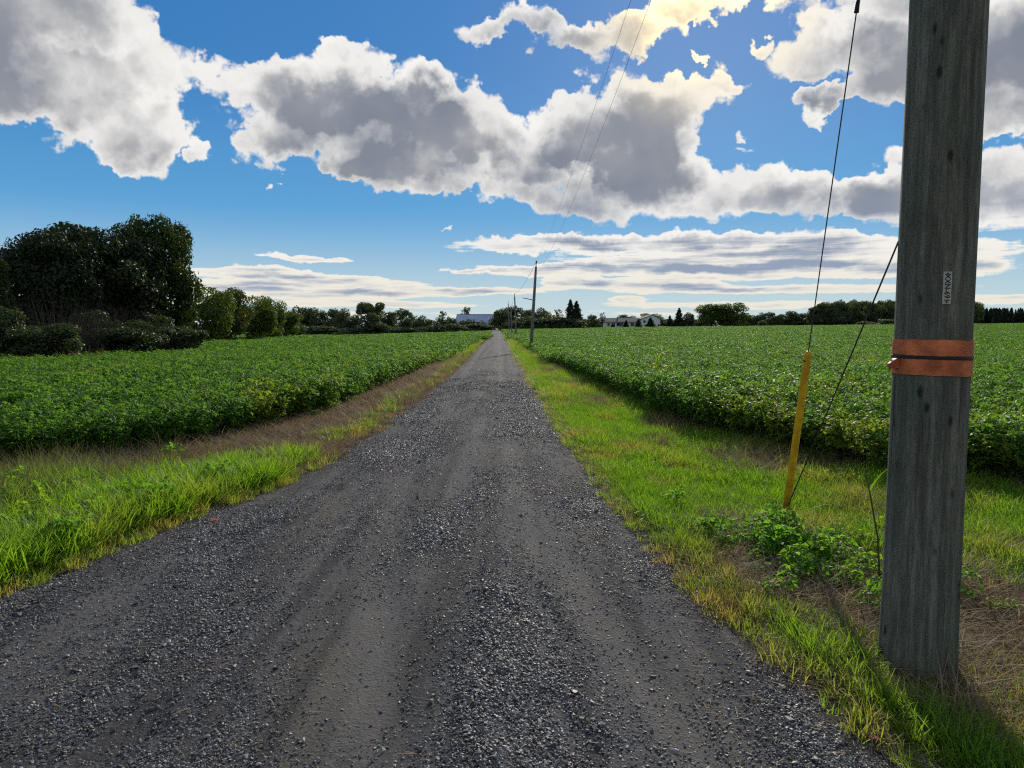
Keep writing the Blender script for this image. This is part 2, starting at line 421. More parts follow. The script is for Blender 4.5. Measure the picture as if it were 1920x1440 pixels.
c = m.mix(m.ramp(g2.outputs[1], .6, 1.0), c, (0.125, 0.120, 0.116))
along = m.scaled(p, (1.0, 0.22, 1.0))
c = m.mix(m.ramp(m.noise(along, 2.6, 5), .46, .68, 0, .8), c, (0.135, 0.119, 0.094))
c = m.mix(m.ramp(m.noise(m.scaled(p, (5.0, .10, 1)), 1.0, 4), .42, .64, 0, .7), c, (0.036, 0.035, 0.035))
c = m.mix(m.ramp(m.noise(p, 1.1, 5), .57, .72, 0, .6), c, (0.125, 0.088, 0.060))
al = m.math('ABSOLUTE', m.math('SUBTRACT', m.math('ABSOLUTE', lat), .62))
trk = m.math('MULTIPLY', m.ramp(al, .04, .20, 1, 0), m.ramp(m.noise(m.scaled(p, (2.0, .35, 1)), 1.6, 4), .35, .6, .15, .75))
c = m.mix(trk, c, (0.150, 0.138, 0.122))
c = m.mix(m.ramp(m.noise(p, 160, 3, .7), .52, .66, 0, .45), c, (0.040, 0.038, 0.037))
h = m.math('ADD', m.math('MULTIPLY', v1.outputs['Distance'], 1.0), m.math('MULTIPLY', v2.outputs['Distance'], .5))
road_mat = m.done(m.principled(c, 0.9, 0.12, 0, m.bump(m.math('ADD', m.math('MULTIPLY', h, .6), m.noise(p, 90, 6, .75)), 0.7, 0.016)))
road = link(bpy.data.objects.new('gravel_road', mesh_np('gravel_road', np.stack([RX, RY, RZ], -1).reshape(-1, 3), quads, road_mat, True, {'lat': LAT.ravel()})))
tag(road, 'straight grey gravel lane running between the two fields', 'road', kind='structure')

# ------------------------------------------------------------------ scatter (geometry nodes over a point mesh)
def source_collection(name, meshes):
    c = bpy.data.collections.new(name)
    for i, me in enumerate(meshes):
        o = bpy.data.objects.new('%s_%02d' % (name, i), me); c.objects.link(o)
    return c
def scatter(name, P, rot, scl, pick, coll, label, cat, tint=None, parent=None):
    n = len(P)
    me = bpy.data.meshes.new(name); me.vertices.add(n); me.vertices.foreach_set('co', np.asarray(P, np.float32).ravel())
    def at(nm, ty, val, key):
        a = me.attributes.new(nm, ty, 'POINT'); a.data.foreach_set(key, val)
    at('rot', 'FLOAT_VECTOR', np.asarray(rot, np.float32).ravel(), 'vector')
    scl = np.asarray(scl, np.float32)
    if scl.ndim == 1: scl = np.repeat(scl[:, None], 3, 1)
    at('scl', 'FLOAT_VECTOR', np.ascontiguousarray(scl).ravel(), 'vector')
    at('pick', 'INT', np.asarray(pick, np.int32), 'value')
    at('dry', 'FLOAT', np.asarray(tint if tint is not None else np.zeros(n), np.float32), 'value')
    o = link(bpy.data.objects.new(name, me), parent)
    g = bpy.data.node_groups.new(name + '_scatter', 'GeometryNodeTree')
    g.interface.new_socket('Geometry', in_out='INPUT', socket_type='NodeSocketGeometry'); g.interface.new_socket('Geometry', in_out='OUTPUT', socket_type='NodeSocketGeometry')
    N = g.nodes.new; gi = N('NodeGroupInput'); go = N('NodeGroupOutput'); ip = N('GeometryNodeInstanceOnPoints'); ci = N('GeometryNodeCollectionInfo')
    ci.inputs['Collection'].default_value = coll; ci.inputs['Separate Children'].default_value = True; ci.inputs['Reset Children'].default_value = True
    ip.inputs['Pick Instance'].default_value = True
    def na(nm, ty):
        a = N('GeometryNodeInputNamedAttribute'); a.data_type = ty; a.inputs['Name'].default_value = nm; return a.outputs['Attribute']
    L = g.links.new
    mp = N('GeometryNodeMeshToPoints'); L(gi.outputs[0], mp.inputs['Mesh'])
    L(mp.outputs[0], ip.inputs['Points']); L(ci.outputs[0], ip.inputs['Instance']); L(na('pick', 'INT'), ip.inputs['Instance Index'])
    e2r = N('FunctionNodeEulerToRotation'); L(na('rot', 'FLOAT_VECTOR'), e2r.inputs[0]); L(e2r.outputs[0], ip.inputs['Rotation'])
    L(na('scl', 'FLOAT_VECTOR'), ip.inputs['Scale']); L(ip.outputs[0], go.inputs[0])
    md = o.modifiers.new('scatter', 'NODES'); md.node_group = g
    tag(o, label, cat, kind='stuff')
    return o

# loose stones on the lane
def stone_mesh(seed):
    r = np.random.default_rng(seed)
    import bmesh
    bm = bmesh.new()
    for k in range(11):
        d = r.normal(size=3); d /= np.linalg.norm(d); d *= r.uniform(.75, 1.1)
        bm.verts.new((d[0] * 1.15, d[1] * .9, d[2] * .55))
    bmesh.ops.convex_hull(bm, input=bm.verts)
    for v in [v for v in bm.verts if not v.link_faces]: bm.verts.remove(v)
    me = bpy.data.meshes.new('stone'); bm.to_mesh(me); bm.free(); me.materials.append(stone_mat); return me
m = NM('crushed_stone'); rn = m.rnd()
c = m.mix(m.ramp(rn, 0, 1), (0.038, 0.036, 0.035), (0.215, 0.203, 0.196))
c = m.mix(m.ramp(rn, .93, .97), c, (0.21, 0.20, 0.19))
c = m.mix(m.ramp(m.math('FRACT', m.math('MULTIPLY', rn, 17.0)), .85, .95), c, (0.10, 0.08, 0.062))
stone_mat = m.done(m.principled(c, 0.55, 0.4))
stones = source_collection('stone_source', [stone_mesh(100 + i) for i in range(8)])
def lane_points(n, y0, y1, p):
    y = y0 + (y1 - y0) * R.random(n) ** p
    s = R.random(n); L_, R_ = road_l(y) - .12, road_r(y) + .12
    x = L_ + (R_ - L_) * s
    return x, y
x1, y1 = lane_points(900000, 1.9, 26.0, 1.9)
lat1 = x1 - (np.interp(y1, YR, XR) - 1.38)
loose = fbm(x1 * 1.7, y1 * .55, 31, 4)
wind = np.exp(-((lat1 - .05) / .28) ** 2) * .8 + np.exp(-((lat1 + 1.25) / .45) ** 2) + np.exp(-((lat1 - 1.25) / .3) ** 2) * .6
keep_p = (1 - .9 * sstep(y1, 11, 24)) * np.clip(0.26 + 1.6 * (loose - .42) + .55 * wind * sstep(loose, .35, .6), .06, 1)
keep_p = keep_p * (1 - .35 * np.exp(-((np.abs(lat1) - .62) / .17) ** 2))
k = R.random(len(x1)) < keep_p
x1, y1, loose1, wind1 = x1[k], y1[k], loose[k], wind[k]
r1 = 0.0028 + 0.0074 * R.random(len(x1)) ** 2.8 + 0.0045 * sstep(loose1, .5, .7) * R.random(len(x1))
r1 *= 1 + .35 * sstep(y1, 6, 20)
big = R.random(len(x1)) < .012; r1[big] *= R.uniform(1.6, 2.4, big.sum())
P1 = np.stack([x1, y1, lane_z(x1, y1) + r1 * .25], -1)
rot1 = np.stack([R.normal(0, .45, len(x1)), R.normal(0, .45, len(x1)), R.uniform(0, 6.28, len(x1))], -1)
scatter('gravel_stones', P1, rot1, r1, R.integers(0, 8, len(x1)), stones, 'loose crushed grey stones strewn over the gravel lane', 'gravel')

# ------------------------------------------------------------------ grass, weeds and crops
def blades(r, n, spread, hmin, hmax, wid, lean, segs=3, lie=0.0, curl=0.9):
    """n tapering blades bending over; returns V, quads"""
    V = []; Fc = []; tint = []
    for i in range(n):
        a = r.uniform(0, 6.28); rr = spread * math.sqrt(r.random()); base = np.array((rr * math.cos(a), rr * math.sin(a), 0))
        d = a + r.normal(0, .9); h = r.uniform(hmin, hmax); out = np.array((math.cos(d), math.sin(d), 0)); side = np.array((-out[1], out[0], 0))
        tw = r.normal(0, .5); side = side * math.cos(tw) + out * math.sin(tw)
        th = lie + abs(r.normal(0, lean)); w = wid * r.uniform(.7, 1.3); p = base.copy(); k0 = len(V); t_ = r.random()
        for s in range(segs + 1):
            f = s / segs; ww = w * (1 - f) ** .7 + .0006
            V += [p - side * ww, p + side * ww]; tint += [t_, t_]
            p = p + (out * math.sin(th) + np.array((0, 0, math.cos(th)))) * h / segs
            th = min(th + curl * r.uniform(.2, .8) / segs * 2, 2.4)
        for s in range(segs):
            b = k0 + 2 * s; Fc.append((b, b + 1, b + 3, b + 2))
    return np.array(V), np.array(Fc), np.array(tint)
def leaflet(base, dirv, up, L, W, fold=.25, droop=.2):
    side = np.cross(dirv, up); side /= np.linalg.norm(side) + 1e-9
    nrm = np.cross(side, dirv)
    mid = base + dirv * L * .45
    tip = base + dirv * L - nrm * L * droop
    l = mid + side * W * .5 + nrm * W * fold; rr = mid - side * W * .5 + nrm * W * fold
    return [base, l, mid, rr, tip]
LF = np.array([(0, 3, 2), (0, 2, 1), (1, 2, 4), (2, 3, 4)])
def leafy_plant(r, h, radius, n, L, shape='bean'):
    V = []; Fc = []; T = []; k = 0
    for i in range(n):
        f = r.random() ** .6
        a = r.uniform(0, 6.28); rad = radius * math.sqrt(r.random()) * (1.0 if shape == 'bean' else (.4 + .6 * f))
        c = np.array((rad * math.cos(a), rad * math.sin(a), h * (0.18 + .82 * f) * (1 - .25 * (rad / radius) ** 2) + r.normal(0, .02)))
        t_ = r.random(); a2 = a + r.normal(0, 1.0)
        upv = np.array((r.normal(0, .45), r.normal(0, .45), 1.0)); upv /= np.linalg.norm(upv)
        for da in (-1.25, 0, 1.25):
            dd = np.array((math.cos(a2 + da), math.sin(a2 + da), 0)); dd = dd - upv * np.dot(dd, upv); dd /= np.linalg.norm(dd)
            ll = L * r.uniform(.75, 1.2)
            V += leaflet(c + dd * L * .12, dd, upv, ll, ll * .72, r.uniform(.05, .3), r.uniform(.1, .5)); Fc.append(LF + k); k += 5; T += [t_ * .7 + r.random() * .3] * 5
    return np.array(V), np.concatenate(Fc), np.array(T)

GREEN = mat_leaf('grass_blade', (0.042, 0.108, 0.010), (0.128, 0.200, 0.018), .53, .45, .18, 2.7, 'dry', (0.19, 0.135, 0.065))
DRY = mat_leaf('dead_straw', (0.10, 0.072, 0.042), (0.38, 0.285, 0.17), .35, .7, .15, 1.5, boost=(1.1, 1.0, .8))
SEED = mat_leaf('seed_grass', (0.085, 0.115, 0.030), (0.185, 0.175, 0.070), .35, .7, .15, 1.3, boost=(1.15, 1.05, .7))
WEED = mat_leaf('broad_leaf_weed', (0.035, 0.10, 0.010), (0.085, 0.185, 0.020), .5, .55, .13, 2.6, 'dry', (0.16, 0.17, 0.03))
BEAN = mat_leaf('soybean_leaf', (0.034, 0.085, 0.015), (0.080, 0.155, 0.028), 0.45, .5, .10, 2.6, 'dry', (0.22, 0.20, 0.028), nscale=.6)

def gm(name, r, mat, *a, **k):
    V, Fc, t = blades(r, *a, **k); return mesh_np(name, V, Fc, mat, True, {'tint': t})
rg = np.random.default_rng(5)
grass_src = source_collection('verge_source', [
    gm('grass', rg, GREEN, 34, .09, .07, .17, .0032, .45), gm('grass', rg, GREEN, 34, .09, .09, .20, .0032, .55), gm('grass', rg, GREEN, 30, .10, .06, .13, .0034, .7),   # 0-2 short
    gm('grass', rg, GREEN, 32, .10, .15, .30, .0040, .45, 4), gm('grass', rg, GREEN, 30, .11, .16, .34, .0043, .6, 4),                                               # 3-4 long
    gm('straw', rg, DRY, 26, .12, .08, .24, .0022, .3, 2, lie=1.15, curl=.3), gm('straw', rg, DRY, 26, .12, .10, .30, .0022, .5, 2, lie=.8, curl=.6),                # 5-6 straw
    gm('seed', rg, SEED, 20, .15, .22, .44, .0016, .40, 4, curl=.7), gm('seed', rg, SEED, 18, .16, .18, .38, .0017, .6, 4, curl=1.0),                                # 7-8 seeding
    gm('stalks', rg, DRY, 12, .16, .22, .55, .0034, .25, 4, lie=1.2, curl=.35),                                      # 9 broken stalks
    ])
def weed_mesh(r, h, rad, n, L, mat):
    V, Fc, t = leafy_plant(r, h, rad, n, L, 'weed'); return mesh_np('weed', V, Fc, mat, False, {'tint': t})
weed_src = source_collection('weed_source', [weed_mesh(rg, .20, .15, 22, .048, WEED), weed_mesh(rg, .28, .16, 28, .055, WEED), weed_mesh(rg, .14, .15, 18, .040, WEED)])
bean_src = source_collection('bean_source', [weed_mesh(rg, .70, .27, 96, .062, BEAN) for _ in range(4)]
                             + [weed_mesh(rg, .60, .75, 170, .105, BEAN) for _ in range(3)]
                             + [weed_mesh(rg, .60, 1.5, 420, .155, BEAN) for _ in range(3)])

def verge_side(x, y):
    """-1 left verge, +1 right verge, 0 elsewhere"""
    left = (x < road_l(y) + .05) & (x > field_l(y) - .3)
    right = (x > road_r(y) - .05) & (x < field_r(y) + .3)
    return np.where(left, -1, np.where(right, 1, 0))
PX, PY = onz(1717, 1272, -.08)[:2]          # foot of the near pole
AX, AY = onz(1470, 984, -.08)[:2]           # guy anchor
gp, gr, gs, gk, gd = [], [], [], [], []
wp, wr, ws, wk, wd = [], [], [], [], []
def put(store, x, y, sc, kind, dry, r=R):
    n = len(x)
    store[0].append(np.stack([x, y, terrain(x, y) - .005], -1)); store[1].append(np.stack([r.normal(0, .12, n), r.normal(0, .12, n), r.uniform(0, 6.28, n)], -1))
    store[2].append(sc); store[3].append(kind); store[4].append(dry)
G = (gp, gr, gs, gk, gd); Wd = (wp, wr, ws, wk, wd)
for (y0, y1, dens, grow) in ((2.0, 7.5, 520, 1.0), (7.5, 14, 300, 1.15), (14, 34, 110, 1.5), (34, 80, 34, 2.2), (80, 190, 10, 3.4)):
    x0, x1b = (-9.5, 8.0) if y0 < 14 else (-7.5, 3.2)
    n = int((x1b - x0) * (y1 - y0) * dens)
    x = R.uniform(x0, x1b, n); y = R.uniform(y0, y1, n)
    side = verge_side(x, y); k = side != 0; x, y, side = x[k], y[k], side[k]
    off = np.where(side < 0, road_l(y) - x, x - road_r(y)); wid = np.where(side < 0, road_l(y) - field_l(y), field_r(y) - road_r(y))
    f = np.clip(off / np.maximum(wid, .3), 0, 1)
    nz = fbm(x * 1.1 + 40, y * .8 + 40, 61, 4); nz2 = fbm(x * 2.7, y * 2.7, 71, 3)
    # brown, mown or trampled ground
    brown_l = sstep(y, 7.3 + .9 * (nz2 - .5), 8.6 + .9 * (nz2 - .5)) * (1 - .6 * sstep(nz2, .52, .62) * (1 - sstep(f, .3, .6))) * (1 - sstep(y, 22, 45) * .55) * sstep(nz, .05, .25)
    brown_r = np.maximum(sstep(nz, .53, .64) * sstep(f, .3, .7) * .95, .55 * sstep(nz2, .55, .7) * sstep(nz, .42, .6))
    patch = np.exp(-(((x - (PX + .95)) / .95) ** 2 + ((y - (PY + .5)) / .68) ** 2)) + .9 * np.exp(-(((x - (PX - .02)) / .42) ** 2 + ((y - (PY + 1.6)) / 1.1) ** 2)) + .7 * np.exp(-(((x - (PX + .4)) / .8) ** 2 + ((y - (PY + 1.3)) / .5) ** 2))
    patch = patch + .55 * np.exp(-(((x - PX) / .35) ** 2 + ((y - (PY - .3)) / .35) ** 2))
    brown = np.clip(np.where(side < 0, brown_l, np.maximum(brown_r, patch * (.75 + .9 * nz2))), 0, 1)
    rim = 1 - sstep(off, .02, .28)
    u = R.random(len(x))
    thin = (R.random(len(x)) < np.where(rim > .4, .40, 1.0)) & (R.random(len(x)) < 1 - .05 * brown)
    is_straw = u < np.maximum(brown * .88, rim * np.where((side < 0) & (y > 8), .75, .35))
    long_l = (side < 0) & (y < 8.9) & (off > .18)
    seed_l = (side < 0) & (y > 5.9) & (y < 10.5) & (off > 1.5 + 1.0 * (nz2 - .5)) & (y < 9.6)
    kind = np.where(R.random(len(x)) < .5, 0, np.where(R.random(len(x)) < .6, 1, 2))
    kind = np.where(long_l & (R.random(len(x)) < .42), 3 + (R.random(len(x)) < .5), kind)
    kind = np.where((side > 0) & (nz2 > .58) & (R.random(len(x)) < .22) & (f > .2), 3, kind)
    kind = np.where((side > 0) & (nz > .48) & (f > .35) & (R.random(len(x)) < .05), 8, kind)
    kind = np.where(seed_l & (R.random(len(x)) < .26) & ~(is_straw & (brown > .7)), 7 + (R.random(len(x)) < .5), kind)
    kind = np.where(is_straw & (kind < 7), 5 + (R.random(len(x)) < .45), kind)
    kind = np.where(is_straw & (kind < 7) & (patch * (side > 0) > .35) & (R.random(len(x)) < .3), 9, kind)
    sc = R.uniform(.7, 1.25, len(x)) * grow * np.where(rim > .3, .7, 1) * (.75 + .6 * nz2)
    sc = np.where((kind >= 3) & (kind <= 4) & (side > 0), sc * .5, sc); sc = np.where((kind < 3) & (side > 0), sc * (.55 + .5 * fbm(x * .9, y * .9, 55, 2)), sc)
    sc = np.where((kind == 3) | (kind == 4) | (kind == 7) | (kind == 8), np.minimum(sc, 1.15 * max(1, grow * .7)), sc)
    dry = np.clip(.95 * sstep(fbm(x * 1.9, y * 1.5, 83, 3), .46, .70) * R.random(len(x)) + .5 * rim * R.random(len(x)) + .45 * brown * R.random(len(x)), 0, .95)
    dry = np.where(long_l, dry * .35, dry)
    thin &= is_straw | (kind >= 7) | (R.random(len(x)) > .75 * brown); sc = np.where(is_straw | (kind >= 7), sc, sc * (1 - .45 * brown))
    put(G, x[thin], y[thin], sc[thin], kind[thin], dry[thin])
    # broad-leaved weeds
    if y0 < 14:
        wpatch = np.exp(-(((x - (AX - .26)) / .52) ** 2 + ((y - (AY - 1.0)) / .65) ** 2)) * (side > 0) + 1.1 * np.exp(-(((x + 4.5) / 1.2) ** 2 + ((y - 6.0) / .9) ** 2)) * (side < 0) + .5 * np.exp(-(((x + 3.1) / .5) ** 2 + ((y - 4.6) / .4) ** 2)) + .025 * (nz2 > .62)
        k = (R.random(len(x)) < wpatch * .16) & (off > .25)
        put(Wd, x[k], y[k], R.uniform(.6, 1.1, k.sum()), R.integers(0, 3, k.sum()), R.random(k.sum()) ** 3 * .6)
cat_ = lambda s: [np.concatenate(a) for a in s]
g_ = cat_(G)
# left and right verge are two sheets of grass
sidex = g_[0][:, 0] > (np.interp(g_[0][:, 1], YL, XL) + np.interp(g_[0][:, 1], YR, XR)) / 2
for msk, lab, nm in ((~sidex, 'bright green and seeding grass along the left edge of the lane', 'left_verge_grass'), (sidex, 'yellow green mown grass between the lane and the right field', 'right_verge_grass')):
    scatter(nm, g_[0][msk], g_[1][msk], g_[2][msk], g_[3][msk], grass_src, lab, 'grass', g_[4][msk])
w_ = cat_(Wd); sidex = w_[0][:, 0] > -.5
for msk, lab, nm in ((~sidex, 'dark green broad leaved weeds in the left verge', 'left_verge_weeds'), (sidex, 'leafy green weeds at the foot of the yellow guy guard', 'guy_anchor_weeds')):
    scatter(nm, w_[0][msk], w_[1][msk], w_[2][msk], w_[3][msk], weed_src, lab, 'weeds', w_[4][msk])
# straw litter on the lane
n = 2600; y = 2 + 14 * R.random(n) ** 1.5; x = road_l(y) + (road_r(y) - road_l(y)) * np.where(R.random(n) < .5, R.random(n), np.where(R.random(n) < .6, 1 - .12 * R.random(n), .1 * R.random(n)))
V, Fc, t = blades(np.random.default_rng(3), 1, 0, .07, .07, .0022, .05, 2, lie=1.5, curl=.1)
Vb, Fb, tb = blades(np.random.default_rng(8), 1, 0, .05, .05, .0018, .05, 3, lie=1.35, curl=.5)
litter_src = source_collection('litter_source', [mesh_np('straw', V, Fc, DRY, True, {'tint': t * 0 + .9}), mesh_np('straw', Vb, Fb, DRY, True, {'tint': tb * 0 + .6})])
scatter('straw_litter', np.stack([x, y, lane_z(x, y) + .006], -1), np.stack([R.normal(0, .15, n), R.normal(0, .15, n), R.uniform(0, 6.28, n)], -1), R.uniform(.5, 1.2, n), R.integers(0, 2, n), litter_src, 'bits of pale straw scattered over the gravel', 'straw')

# soybean fields
def crop(name, sgn, label):
    Ps, Ss, Ks, Ds = [], [], [], []
    for (y0, y1, dx, dy, xw, kinds, grow) in ((6, 30, .34, .24, 30, (0, 4), 1.0), (30, 75, .85, .75, 62, (4, 7), 1.0), (75, 270, 1.7, 1.7, 230, (7, 10), 1.0)):
        xs = np.arange(0, xw, dx); ys = np.arange(y0, y1, dy)
        X, Y = np.meshgrid(xs, ys); X = X.ravel() + R.normal(0, dx * .14, X.size); Y = Y.ravel() + R.uniform(-.5, .5, Y.size) * dy
        X = np.where(sgn > 0, field_r(Y) + X + .2, field_l(Y) - X - .2)
        if sgn < 0: k = (Y < 152) & (X > -66) & ~((X < -19) & (Y < 44)) & (X > -19 - np.clip(Y - 30, 0, 400) * .35)
        else: k = Y < 268 + X * .05
        k &= np.abs(X) < Y * .80 + 4
        X, Y = X[k], Y[k]
        vig = fbm(X * .22, Y * .22, 91 + sgn, 3)
        sc = grow * (.84 + .38 * vig) * R.uniform(.85, 1.15, len(X))
        Ps.append(np.stack([X, Y, terrain(X, Y) - .02], -1)); Ss.append(sc); Ks.append(R.integers(kinds[0], kinds[1], len(X)))
        yel = sstep(fbm(X * .5 + 9, Y * .35, 97 + sgn, 3), .56, .74) * (R.random(len(X)) < .5) * R.random(len(X)) * (1 - sstep(Y, 18, 40))
        Ds.append(np.clip(yel * .5 + (R.random(len(X)) < .008) * .3, 0, 1))
    P = np.concatenate(Ps); n = len(P)
    return scatter(name, P, np.stack([R.normal(0, .06, n), R.normal(0, .06, n), R.uniform(0, 6.28, n)], -1), np.concatenate(Ss), np.concatenate(Ks), bean_src, label, 'crop', np.concatenate(Ds))
crop('left_soybean_field', -1, 'dense dark green soybean crop left of the lane')
crop('right_soybean_field', 1, 'wide bright green soybean crop right of the lane')

# ------------------------------------------------------------------ trees
def leaf_quads(C, Nrm, size, r, aspect=.62):
    n = len(C); Nrm = Nrm / (np.linalg.norm(Nrm, axis=1, keepdims=True) + 1e-9)
    t = r.normal(size=(n, 3)); a = np.cross(Nrm, t); a /= np.linalg.norm(a, axis=1, keepdims=True) + 1e-9; b = np.cross(Nrm, a)
    s = size * r.uniform(.65, 1.35, (n, 1))
    fold = Nrm * s * .18
    V = np.stack([C - a * s, C + b * s * aspect + fold, C + a * s, C - b * s * aspect + fold], 1).reshape(-1, 3)
    return V
def make_crown(name, seed, mat, n, size, nl=42, z0=.10, zc=.58, flat=1.0, lobe=(.07, .15), shell=.75, spread=1.0, top=1.0, rough=1.0):
    """crown of leaf faces in clumps; unit tree: height 1, width 1"""
    r = np.random.default_rng(seed); lob = []
    while len(lob) < nl:
        d = r.normal(size=3); d /= np.linalg.norm(d); q = r.random() ** .45
        z = zc + d[2] * (top - zc if d[2] > 0 else zc - z0) * q * .88
        k = 1.0 - .12 * r.random() * rough
        bx_ = (1.0 / max(math.hypot(d[0], d[1]), .2)) ** .3; x, y = d[0] * .40 * q * k * spread * flat * bx_, d[1] * .40 * q * k * spread * bx_
        R_ = r.uniform(*lobe)
        z = min(z, top - R_ * .9); z = max(z, z0 + R_ * .4)
        lob.append((x, y, z, R_, r.random()))
    lob = np.array(lob); w = lob[:, 3] ** 2; pick = r.choice(nl, n, p=w / w.sum())
    d = r.normal(size=(n, 3)); d /= np.linalg.norm(d, axis=1, keepdims=True)
    rad = lob[pick, 3:4] * (shell + (1.12 - shell) * r.random((n, 1)) ** .8); d2 = d * np.array((1.15, 1.15, .85))
    C = lob[pick, :3] + d2 * rad + r.normal(0, .012, (n, 3))
    C[:, 2] = np.clip(C[:, 2], .01, 1.02)
    V = leaf_quads(C, d + np.array((0, 0, .35)) + r.normal(0, .55, (n, 3)), size, r)
    t = np.clip(.55 * lob[pick, 4] + .45 * r.random(n), 0, 1)
    me = mesh_np(name, V, np.arange(len(V)).reshape(-1, 4), mat, False, {'tint': np.repeat(t, 4)})
    return me, lob
def make_trunk(name, lob, mat, r0=.022, h=.7, limbs=10, seed=0):
    r = np.random.default_rng(seed); b = MB()
    pts = [(0, 0, -.03)] + [(r.normal(0, .008), r.normal(0, .008), h * k / 5) for k in range(1, 6)]
    b.tube(pts, [r0 * 1.35, r0, r0 * .85, r0 * .68, r0 * .5, r0 * .25], 8)
    for l in lob[r.choice(len(lob), min(limbs, len(lob)), replace=False)]:
        z = min(l[2] * r.uniform(.45, .75), h * .95); s = np.array((0, 0, z)); e = l[:3]; m_ = (s + e) / 2 + np.array((0, 0, -.02))
        b.tube([s, m_, e], [r0 * .45, r0 * .3, r0 * .1], 5)
    return b.mesh(name, mat, True)
def make_spruce(seed, mat, n_lv=30, size=.028, base=.04):
    r = np.random.default_rng(seed); C = []; N_ = []
    for i in range(n_lv):
        z = base + (1 - base) * (i / n_lv) ** .92; L = .48 * (1 - z) ** .82 * r.uniform(.8, 1.12) + .015
        for b in range(int(11 + 7 * (1 - z))):
            a = r.uniform(0, 6.28); ll = L * r.uniform(.7, 1.1); k = int(9 + 80 * ll)
            f = np.sqrt(r.random(k)); dr = .10 * ll
            C.append(np.stack([np.cos(a) * f * ll, np.sin(a) * f * ll, z - dr * f + .1 * ll * f ** 3], -1) + r.normal(0, .010, (k, 3)))
            N_.append(np.stack([np.cos(a) * .3 + r.normal(0, .4, k), np.sin(a) * .3 + r.normal(0, .4, k), np.ones(k)], -1))
    C = np.concatenate(C); V = leaf_quads(C, np.concatenate(N_), size, r, .4)
    return mesh_np('crown', V, np.arange(len(V)).reshape(-1, 4), mat, False, {'tint': np.repeat(r.random(len(C)), 4)})

BARK = mat_plain('bark', (0.055, 0.045, 0.037), .9, .1, 0, .4, 6, .5)
TREE_D = mat_leaf('tree_leaf_dark', (0.012, 0.024, 0.010), (0.036, 0.055, 0.017), .16, .55, .18, 1.5, nscale=.8)
TREE_N = mat_leaf('tree_leaf_deep', (0.016, 0.036, 0.009), (0.060, 0.088, 0.018), .24, .55, .15, 1.6, nscale=.8)
TREE_M = mat_leaf('tree_leaf_mid', (0.030, 0.062, 0.013), (0.105, 0.140, 0.024), .32, .55, .18, 1.6, nscale=.6)
TREE_Y = mat_leaf('tree_leaf_olive', (0.038, 0.058, 0.014), (0.105, 0.115, 0.026), .30, .55, .18, 1.5, nscale=.6)
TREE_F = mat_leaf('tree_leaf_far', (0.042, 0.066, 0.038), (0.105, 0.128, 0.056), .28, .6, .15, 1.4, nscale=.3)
CONIF = mat_leaf('conifer_needles', (0.020, 0.038, 0.024), (0.050, 0.074, 0.038), .14, .6, .12, 1.3, nscale=.5)
SHRUB = mat_leaf('shrub_leaf', (0.022, 0.042, 0.014), (0.062, 0.088, 0.028), .26, .5, .25, 1.6, nscale=1.2)
TWIG = mat_leaf('dead_twigs', (0.034, 0.027, 0.024), (0.072, 0.058, 0.050), .1, .9, .1, 1.0, boost=(1, 1, 1))
RUST = mat_leaf('rusty_weed', (0.085, 0.05, 0.02), (0.16, 0.11, 0.04), .3, .7, .15, 1.4, boost=(1.1, 1, .7))

def variant(seed, mat, n, size, trunk=True, **k):
    tk = {a: k.pop(a) for a in ('r0', 'h', 'limbs') if a in k}
    me, lob = make_crown('crown', seed, mat, n, size, **k)
    return (me, make_trunk('trunk', lob, BARK, seed=seed, **tk) if trunk else None)
VN = [variant(21, TREE_N, 36000, .0150, nl=80, lobe=(.06, .12), z0=.04, zc=.55), variant(22, TREE_D, 34000, .0155, nl=90, lobe=(.06, .12), z0=.05, zc=.6), variant(23, TREE_D, 34000, .0155, nl=90, lobe=(.06, .13), z0=.04, zc=.6, rough=2)]
VM = [variant(31 + i, (TREE_M, TREE_Y, TREE_M)[i], 9000, .022, nl=40, z0=.03, zc=.5, lobe=(.08, .16)) for i in range(3)]
VF = [variant(41 + i, TREE_F, 4600, .032, nl=34, z0=.0, zc=.46, lobe=(.09, .17)) for i in range(4)]
VT = [variant(51, TREE_F, 2600, .034, nl=16, z0=.45, zc=.75, lobe=(.08, .15), h=.8, limbs=14)]            # flat topped on a bare stem
VS = [variant(55 + i, TREE_F, 700, .030, nl=16, z0=.25, zc=.62, lobe=(.04, .09), h=.85, limbs=16, r0=.03) for i in range(2)]   # thin, sky showing through
VB = [variant(61 + i, (SHRUB, SHRUB, SHRUB)[i], 9000, .026, True, nl=34, z0=0, zc=.42, lobe=(.09, .17), h=.4) for i in range(3)]
VH = [variant(71 + i, TREE_F, 3000, .045, True, nl=30, z0=0, zc=.34, lobe=(.13, .22), h=.4) for i in range(3)]
sp_tr = MB(); sp_tr.tube([(0, 0, -.03), (0, 0, .97)], [.03, .004], 7); sp_tr = sp_tr.mesh('trunk', BARK)
VP = [(make_spruce(81 + i, CONIF), sp_tr) for i in range(2)]
VR = [variant(91, TREE_M, 9000, .021, nl=44, z0=.02, zc=.5, lobe=(.08, .15)), variant(92, TREE_M, 9000, .021, nl=44, z0=.02, zc=.5, lobe=(.08, .15))]
_tw = [blades(np.random.default_rng(7 + i), 700, .46, .35, 1.0, .0035, .40, 4, curl=.35) for i in range(2)]
VW = [(mesh_np('twigs', a, b, TWIG, True, {'tint': c_}), None) for a, b, c_ in _tw]
_rw = blades(np.random.default_rng(77), 260, .48, .4, 1.0, .012, .5, 3, curl=.5); VRW = (mesh_np('stems', _rw[0], _rw[1], RUST, True, {'tint': _rw[2]}), None)

